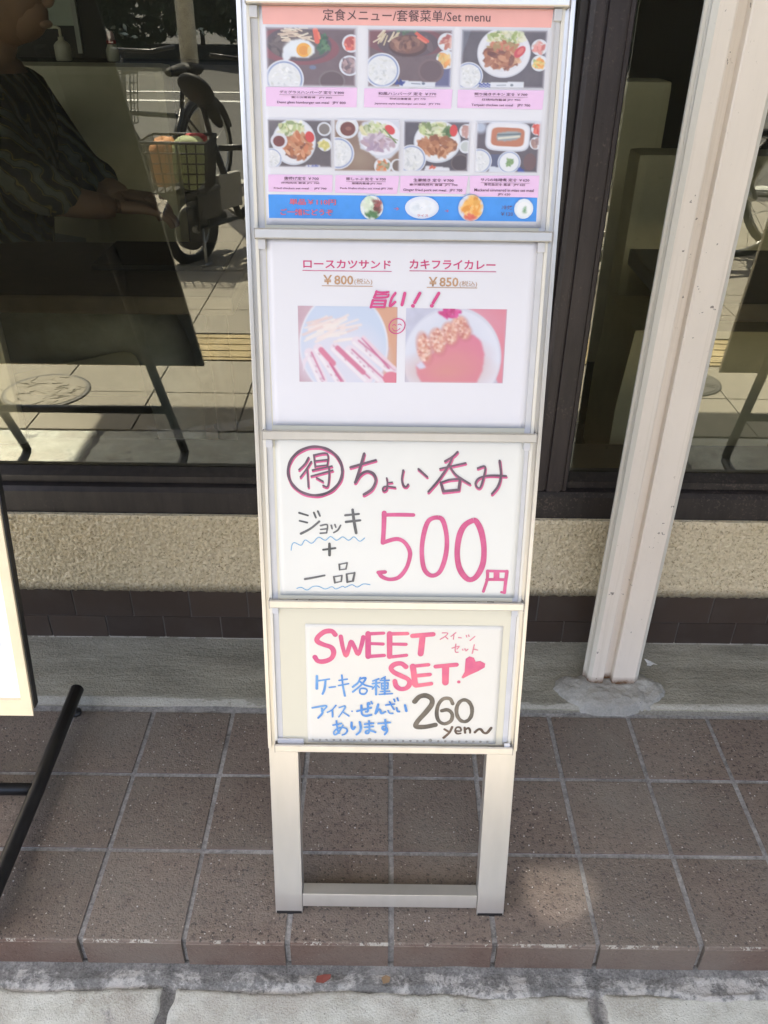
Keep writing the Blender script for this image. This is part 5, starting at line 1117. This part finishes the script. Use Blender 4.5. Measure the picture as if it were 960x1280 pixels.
def hand(c, d, s=1):
    """relaxed half-curled hand: palm, four fingers, thumb"""
    c = Vector(c); f = Vector(d).normalized(); side = f.cross(Vector((0, 0, 1))).normalized()*s; dn = Vector((0, 0, -1))
    V = [(c, (.024, .014)), (c+f*.045, (.030, .014)), (c+f*.075, (.030, .012))]; E_ = [(0, 1), (1, 2)]
    for k, (o, L) in enumerate(((-.027, .062), (-.009, .070), (.009, .066), (.026, .052))):
        b0 = c+f*.078+side*o; i = len(V)
        V += [(b0, .009), (b0+f*L*.42+dn*.006, .0085), (b0+f*L*.72+dn*.020, .008), (b0+f*L*.82+dn*.034, .007)]; E_ += [(2, i), (i, i+1), (i+1, i+2), (i+2, i+3)]
    i = len(V); V += [(c+f*.025+side*-.032+dn*.004, .011), (c+f*.055+side*-.052+dn*.012, .0095), (c+f*.078+side*-.056+dn*.018, .008)]; E_ += [(0, i), (i, i+1), (i+1, i+2)]
    return V, E_
for nm_, c, d, s in (("hand", W(-.575, 1.81, .808), (1, .35, -.12), 1), ("hand", W(-.62, 2.03, .79), (1, -.4, -.1), -1)):
    skin_obj(nm_, hand(c, d, s), M['skin'], pr, 1)
wl = thing("wallet", "dark folded menu folder lying on the table under the customer's hand", "folder", (-.45, 1.74, FZ+.621))
MB().box(-.13, .13, -.09, .09, 0, .012, bev=.003).build("cover", M['board_back'], wl)

# ================================================================== street seen in the glass
def wheel(par, c, r, tyre=.019):
    w = MB().tube([(c[0]+r*math.cos(q), c[1], c[2]+r*math.sin(q)) for q in [2*PI*k/32 for k in range(32)]], tyre, 8, closed=True).build("wheel", M['rubber'], par)
    MB().tube([(c[0]+(r-.022)*math.cos(q), c[1], c[2]+(r-.022)*math.sin(q)) for q in [2*PI*k/32 for k in range(32)]], .009, 6, closed=True).build("rim", M['steel'], w)
    b = MB()
    for k in range(14):
        q = 2*PI*k/14; b.tube([(c[0], c[1]+(.02 if k % 2 else -.02), c[2]), (c[0]+(r-.024)*math.cos(q), c[1], c[2]+(r-.024)*math.sin(q))], .0016, 4)
    b.build("spokes", M['steel'], w)
    if r < .2: MB().lathe([(r*.62, -.022), (r*.66, -.018), (r*.66, .018), (r*.62, .022)], n=24).xf(Matrix.Translation(c) @ Matrix.Rotation(PI/2, 4, "X")).build("wheel_motor", M["bike"], w)
    MB().tube([(c[0], c[1]-.045, c[2]), (c[0], c[1]+.045, c[2])], .02, 10).build("hub", M['steel'], w)
def wire_basket(par, c, wx, wy, h, mat, n=7, taper=.85, r=.0035, rz=0):
    b = MB(); x, y, z = c
    lv = [z+h*k/5 for k in range(6)]
    def rect(zz, grow=0):
        s_ = taper+(1-taper)*(zz-z)/h; return wx/2*s_, wy/2*s_
    for zz in lv:
        a, d = rect(zz); b.tube([(x-a, y-d, zz), (x+a, y-d, zz), (x+a, y+d, zz), (x-a, y+d, zz)], r*(1.5 if zz == lv[-1] else .8), 5, closed=True)
    a0, d0 = rect(z); a1, d1 = rect(z+h)
    for k in range(n+1):
        t = -1+2*k/n
        for s_ in (-1, 1):
            b.tube([(x+a0*t, y+s_*d0, z), (x+a1*t, y+s_*d1, z+h)], r*.8, 4); b.tube([(x+s_*a0, y+d0*t, z), (x+s_*a1, y+d1*t, z+h)], r*.8, 4)
        b.tube([(x+a0*t, y-d0, z), (x+a0*t, y+d0, z)], r*.8, 4)
    b.xf(Matrix.Translation(c) @ Matrix.Rotation(rz, 4, 'Z') @ Matrix.Translation(-Vector(c)))
    return b.build("basket", mat, par)
def bicycle(loc, rz, label, r=.33, wb=1.08, front_basket=False, rear_basket=True, seat_z=.80, mat=None, bz=.44, tilt=0.0, tyre=.019):
    t = thing("bicycle", label, "bicycle", loc, (0, 0, rz), group="bicycles parked along the street kerb")
    m_ = mat or M['bike']
    wheel(t, (0, 0, r), r, tyre); wheel(t, (wb, 0, r), r, tyre)
    b = MB(); bbk = (.44*wb, 0, r*.92); st_ = (.25*wb, 0, seat_z-.22); hd = (.83*wb, 0, r+.32); hl = (.86*wb, 0, r+.20)
    b.tube([bbk, st_], .019, 10).tube([bbk, hl], .022, 10).tube([(.31*wb, 0, (seat_z-.22)*.8+.08), hd], .016, 10)
    for sy in (-.05, .05): b.tube([(0, sy, r), bbk], .010, 8).tube([(0, sy, r), (st_[0], sy*.3, st_[2]-.03)], .008, 8)
    b.build("frame", m_, t)
    b = MB(); b.tube([(wb, .05, r), (hl[0]+.03, .045, hl[2]-.02), hl], .011, 8).tube([(wb, -.05, r), (hl[0]+.03, -.045, hl[2]-.02), hl], .011, 8).tube([hl, hd], .02, 10); b.build("fork", m_, t)
    MB().tube([hd, (hd[0]-.05, 0, seat_z+.12)], .013, 8).tube([(hd[0]-.18, -.27, seat_z+.16), (hd[0]-.05, -.20, seat_z+.14), (hd[0]-.05, .20, seat_z+.14), (hd[0]-.18, .27, seat_z+.16)], .012, 8).build("handlebar", M['bike'], t)
    MB().tube([st_, (st_[0]-.05, 0, seat_z-.04)], .0135, 10).build("seat_post", m_, t)
    b = MB(); sx = st_[0]-.06
    b.sphere((sx-.06, 0, seat_z), .10, (1.0, 1.0, .42), 18, 10); b.sphere((sx+.03, 0, seat_z), .07, (1.9, .72, .50), 18, 10); b.sphere((sx+.13, 0, seat_z-.004), .045, (1.4, .62, .60), 14, 8); sq = Vector((sx, 0, seat_z-.02)); b.xf(Matrix.Translation(sq) @ Matrix.Rotation(tilt, 4, "Y") @ Matrix.Translation(-sq)); b.build("saddle", M['seat'], t)
    b = MB(); b.tube([bbk, (bbk[0]+.12, .07, bbk[2]-.11)], .008, 6).tube([bbk, (bbk[0]-.12, -.07, bbk[2]+.11)], .008, 6).box(bbk[0]+.08, bbk[0]+.17, .07, .15, bbk[2]-.125, bbk[2]-.1).box(bbk[0]-.17, bbk[0]-.08, -.15, -.07, bbk[2]+.1, bbk[2]+.125)
    b.build("crank", M['steel'], t)
    b = MB(); b.tube([(0+(r+.03)*math.cos(q), 0, r+(r+.03)*math.sin(q)) for q in [R(20+14*k) for k in range(11)]], .022, 6); b.build("mudguard", m_, t)
    MB().tube([(.02, .06, r), (-.06, .14, .02)], .008, 6).tube([(-.10, .14, .008), (-.02, .14, .008)], .008, 6).build("kickstand", M['steel'], t)
    if rear_basket: wire_basket(t, (-.03, 0, bz), .33, .30, .24, M['wire'], r=.0055, rz=-rz if r < .25 else 0)
    if front_basket: wire_basket(t, (wb+.02, 0, r+.28), .26, .34, .26, M['greywire'])
    return t
PZ = -.066
bikeA = bicycle((-1.04, -1.70, PZ), R(-58), "small-wheeled black bicycle carrying bags in its rear wire basket, mirrored in the left window", r=.165, wb=.88, seat_z=.78, bz=.37, tilt=R(48), tyre=.030)
MB().box(.22, .40, -.02, .02, .22, .40, bev=.01).build("frame_plate", M['plate'], bikeA)
MB().box(-.16, .20, -.05, .05, .335, .362, bev=.01).box(.02, .20, -.045, .045, .20, .334, bev=.012).build("rear_rack", M['bike'], bikeA)
MB().tube([(.05, -.05, .17), (.30, -.05, .17)], .035, 10).build("chain_case", M['bike'], bikeA)
bicycle((-1.25, -3.35, PZ), R(112), "black bicycle with a grey mesh front basket behind the small-wheeled one", front_basket=True, rear_basket=False, r=.30, wb=1.0)
bicycle((.95, -1.55, PZ), R(-20), "black bicycle mirrored beside the dark mullion", r=.32)
bicycle((2.3, -1.95, PZ), R(-160), "black bicycle farther right along the pavement", r=.32, front_basket=True, rear_basket=False)
def bag(name, label, c, sx, sy, sz, mat, seed, rz=0):
    nu, nv = 28, 18; U, V = np.meshgrid(np.linspace(0, 2*PI, nu), np.linspace(-PI/2, PI/2, nv)); Nn = fnoise((nv, nu), 6, seed, 3); Nn[:, -1] = Nn[:, 0]
    k = (.8+.4*Nn); cv = np.sign(np.cos(V))*np.abs(np.cos(V))**.6
    X = sx*cv*np.sign(np.cos(U))*np.abs(np.cos(U))**.7*k; Y = sy*cv*np.sign(np.sin(U))*np.abs(np.sin(U))**.7*k; Z = sz*(np.sign(np.sin(V))*np.abs(np.sin(V))**.8*k+1)
    o = obj(name, grid_mesh(name, mat, np.stack([X, Y, Z], -1)), None, c, label=label, category="bag"); o.rotation_euler = (0, 0, rz); return o
bag("shopping_bag", "orange cloth bag in the wire basket", (-1.135, -1.68, PZ+.385), .075, .09, .112, M['orange'], 3)
bag("shopping_bag", "lime green bag in the wire basket", (-1.005, -1.66, PZ+.385), .088, .09, .122, M['lime'], 8, R(-4))
bag("folded_cloth", "folded red cloth lying behind the lime bag", (-.99, -1.78, PZ+.575), .06, .05, .022, M['redcloth'], 12)
po = thing("street_pole", "pale grey steel pole at the street kerb, mirrored in the left window", "pole", (-1.32, -3.40, -.066))
MB().tube([(0, 0, 0), (0, 0, 5)], .058, 18).build("shaft", M['pole'], po); MB().lathe([(.085, 0), (.085, .012), (.062, .02)], n=20).build("base_flange", M['iron'], po)
def manhole(x, y, r, label, mat):
    t = thing("manhole_or_shadow_disc", label, "manhole cover", (x, y, PZ+.0015))
    MB().lathe([(r, 0), (r, .003), (r*.94, .0035)], n=36).build("ring", M['iron'], t)
    b = MB(); b.lathe([(r*.90, .001), (r*.90, .0052), (r*.885, .0056)], n=36)
    for k in range(40):
        q = random.random()*6.28; d = r*.8*math.sqrt(random.random()); a = random.random()*3
        b.box(-.018, .018, -.003, .003, .0057, .0078, mat=Matrix.Translation((d*math.cos(q), d*math.sin(q), 0)) @ Matrix.Rotation(a, 4, 'Z'))
    b.build("lid", mat, t)
manhole(-1.235, .055, .155, "round patterned manhole cover in the sunlit pavement on the left", M['paver'])
manhole(1.14, -.10, .13, "dark round disc standing in for a shadow on the right-hand pavement", M['iron'])  # dark disc drawn for a shadow; the left one is a real cover
# white panel leaning just inside the glass at the far left
wp = thing("white_panel", "white upright panel standing on the inner sill at the far left of the window", "panel", (-.752, 1.575, .3785))
MB().box(-.30, 0, -.012, .012, 0, .26, bev=.008).build("panel_board", M['blank'], wp)
# hedge and trees across the road
hw = thing("planter_wall", "low dark planter wall across the road", "wall", (0, -17.6, -.2))
MB().box(-30, 30, -.4, .2, 0, .30).build("wall_face", M['soil'], hw)
def leafcloud(name, n, ext, mat, size, par, seed, shell=False):
    g = np.random.default_rng(seed); P = g.uniform(-1, 1, (n*3, 3)); P = P[(P**2).sum(1) < 1][:n] if shell else P[:n]; n = len(P)
    c = P*np.array(ext)*(1+.25*np.sin(P[:, :1]*7+seed)); A = g.normal(size=(n, 3)); A /= np.linalg.norm(A, axis=1)[:, None]
    B = np.cross(A, g.normal(size=(n, 3))); B /= np.linalg.norm(B, axis=1)[:, None]; s_ = size*(.6+.8*g.random((n, 1)))
    V = np.stack([c-A*s_, c+B*s_*.5, c+A*s_, c-B*s_*.5], 1).reshape(-1, 3)
    me = bpy.data.meshes.new(name); me.vertices.add(4*n); me.vertices.foreach_set("co", V.reshape(-1).astype(np.float32)); me.loops.add(4*n); me.loops.foreach_set("vertex_index", np.arange(4*n, dtype=np.int32))
    me.polygons.add(n); me.polygons.foreach_set("loop_start", np.arange(0, 4*n, 4, dtype=np.int32)); me.polygons.foreach_set("loop_total", np.full(n, 4, dtype=np.int32)); me.update(calc_edges=True); me.materials.append(mat)
    return me
hd_me = leafcloud("foliage", 9000, (2.5, .5, .80), M['leafd'], .10, None, 5); bl_me = leafcloud("blossom", 60, (2.0, .06, .10), M['leafl'], .06, None, 6)
cr_me = leafcloud("crown", 26000, (2.6, 2.2, 2.6), M['leafd'], .22, None, 9, True)
tk = MB().tube([(0, 0, 0), (.05, 0, 1.2), (-.05, .1, 3.2)], [.16, .12, .06], 8).tube([(.02, 0, 1.6), (.8, .2, 3.0)], [.07, .03], 6).tube([(0, 0, 1.8), (-.8, -.2, 3.2)], [.07, .03], 6).mesh("trunk", M['bark'])
places = ["far left", "left", "middle left", "middle", "middle right", "right", "far right"]
for i in range(7):
    x = -12+4*i
    h_ = thing("hedge_shrub", "dark clipped hedge shrub across the road, %s of the row" % places[i], "shrub", (x, -17.7, .1), group="hedge shrubs across the road")
    obj("foliage", hd_me, h_, (0, 0, .95)); obj("blossom", bl_me, h_, (0, .52, .24)); MB().tube([(0, 0, 0), (0, 0, .5)], .05, 6).build("stem", M['bark'], h_)
    t_ = thing("street_tree", "dark leafy tree behind the hedge across the road, %s of the row" % places[i], "tree", (x+1.5+random.uniform(-.6, .6), -20.5+random.uniform(-.8, .8), -.2), (0, 0, i*1.3), group="trees behind the hedge")
    obj("trunk", tk, t_); obj("crown", cr_me, t_, (0, 0, 4.0))
    t_.scale = (1, 1, random.uniform(.9, 1.15))
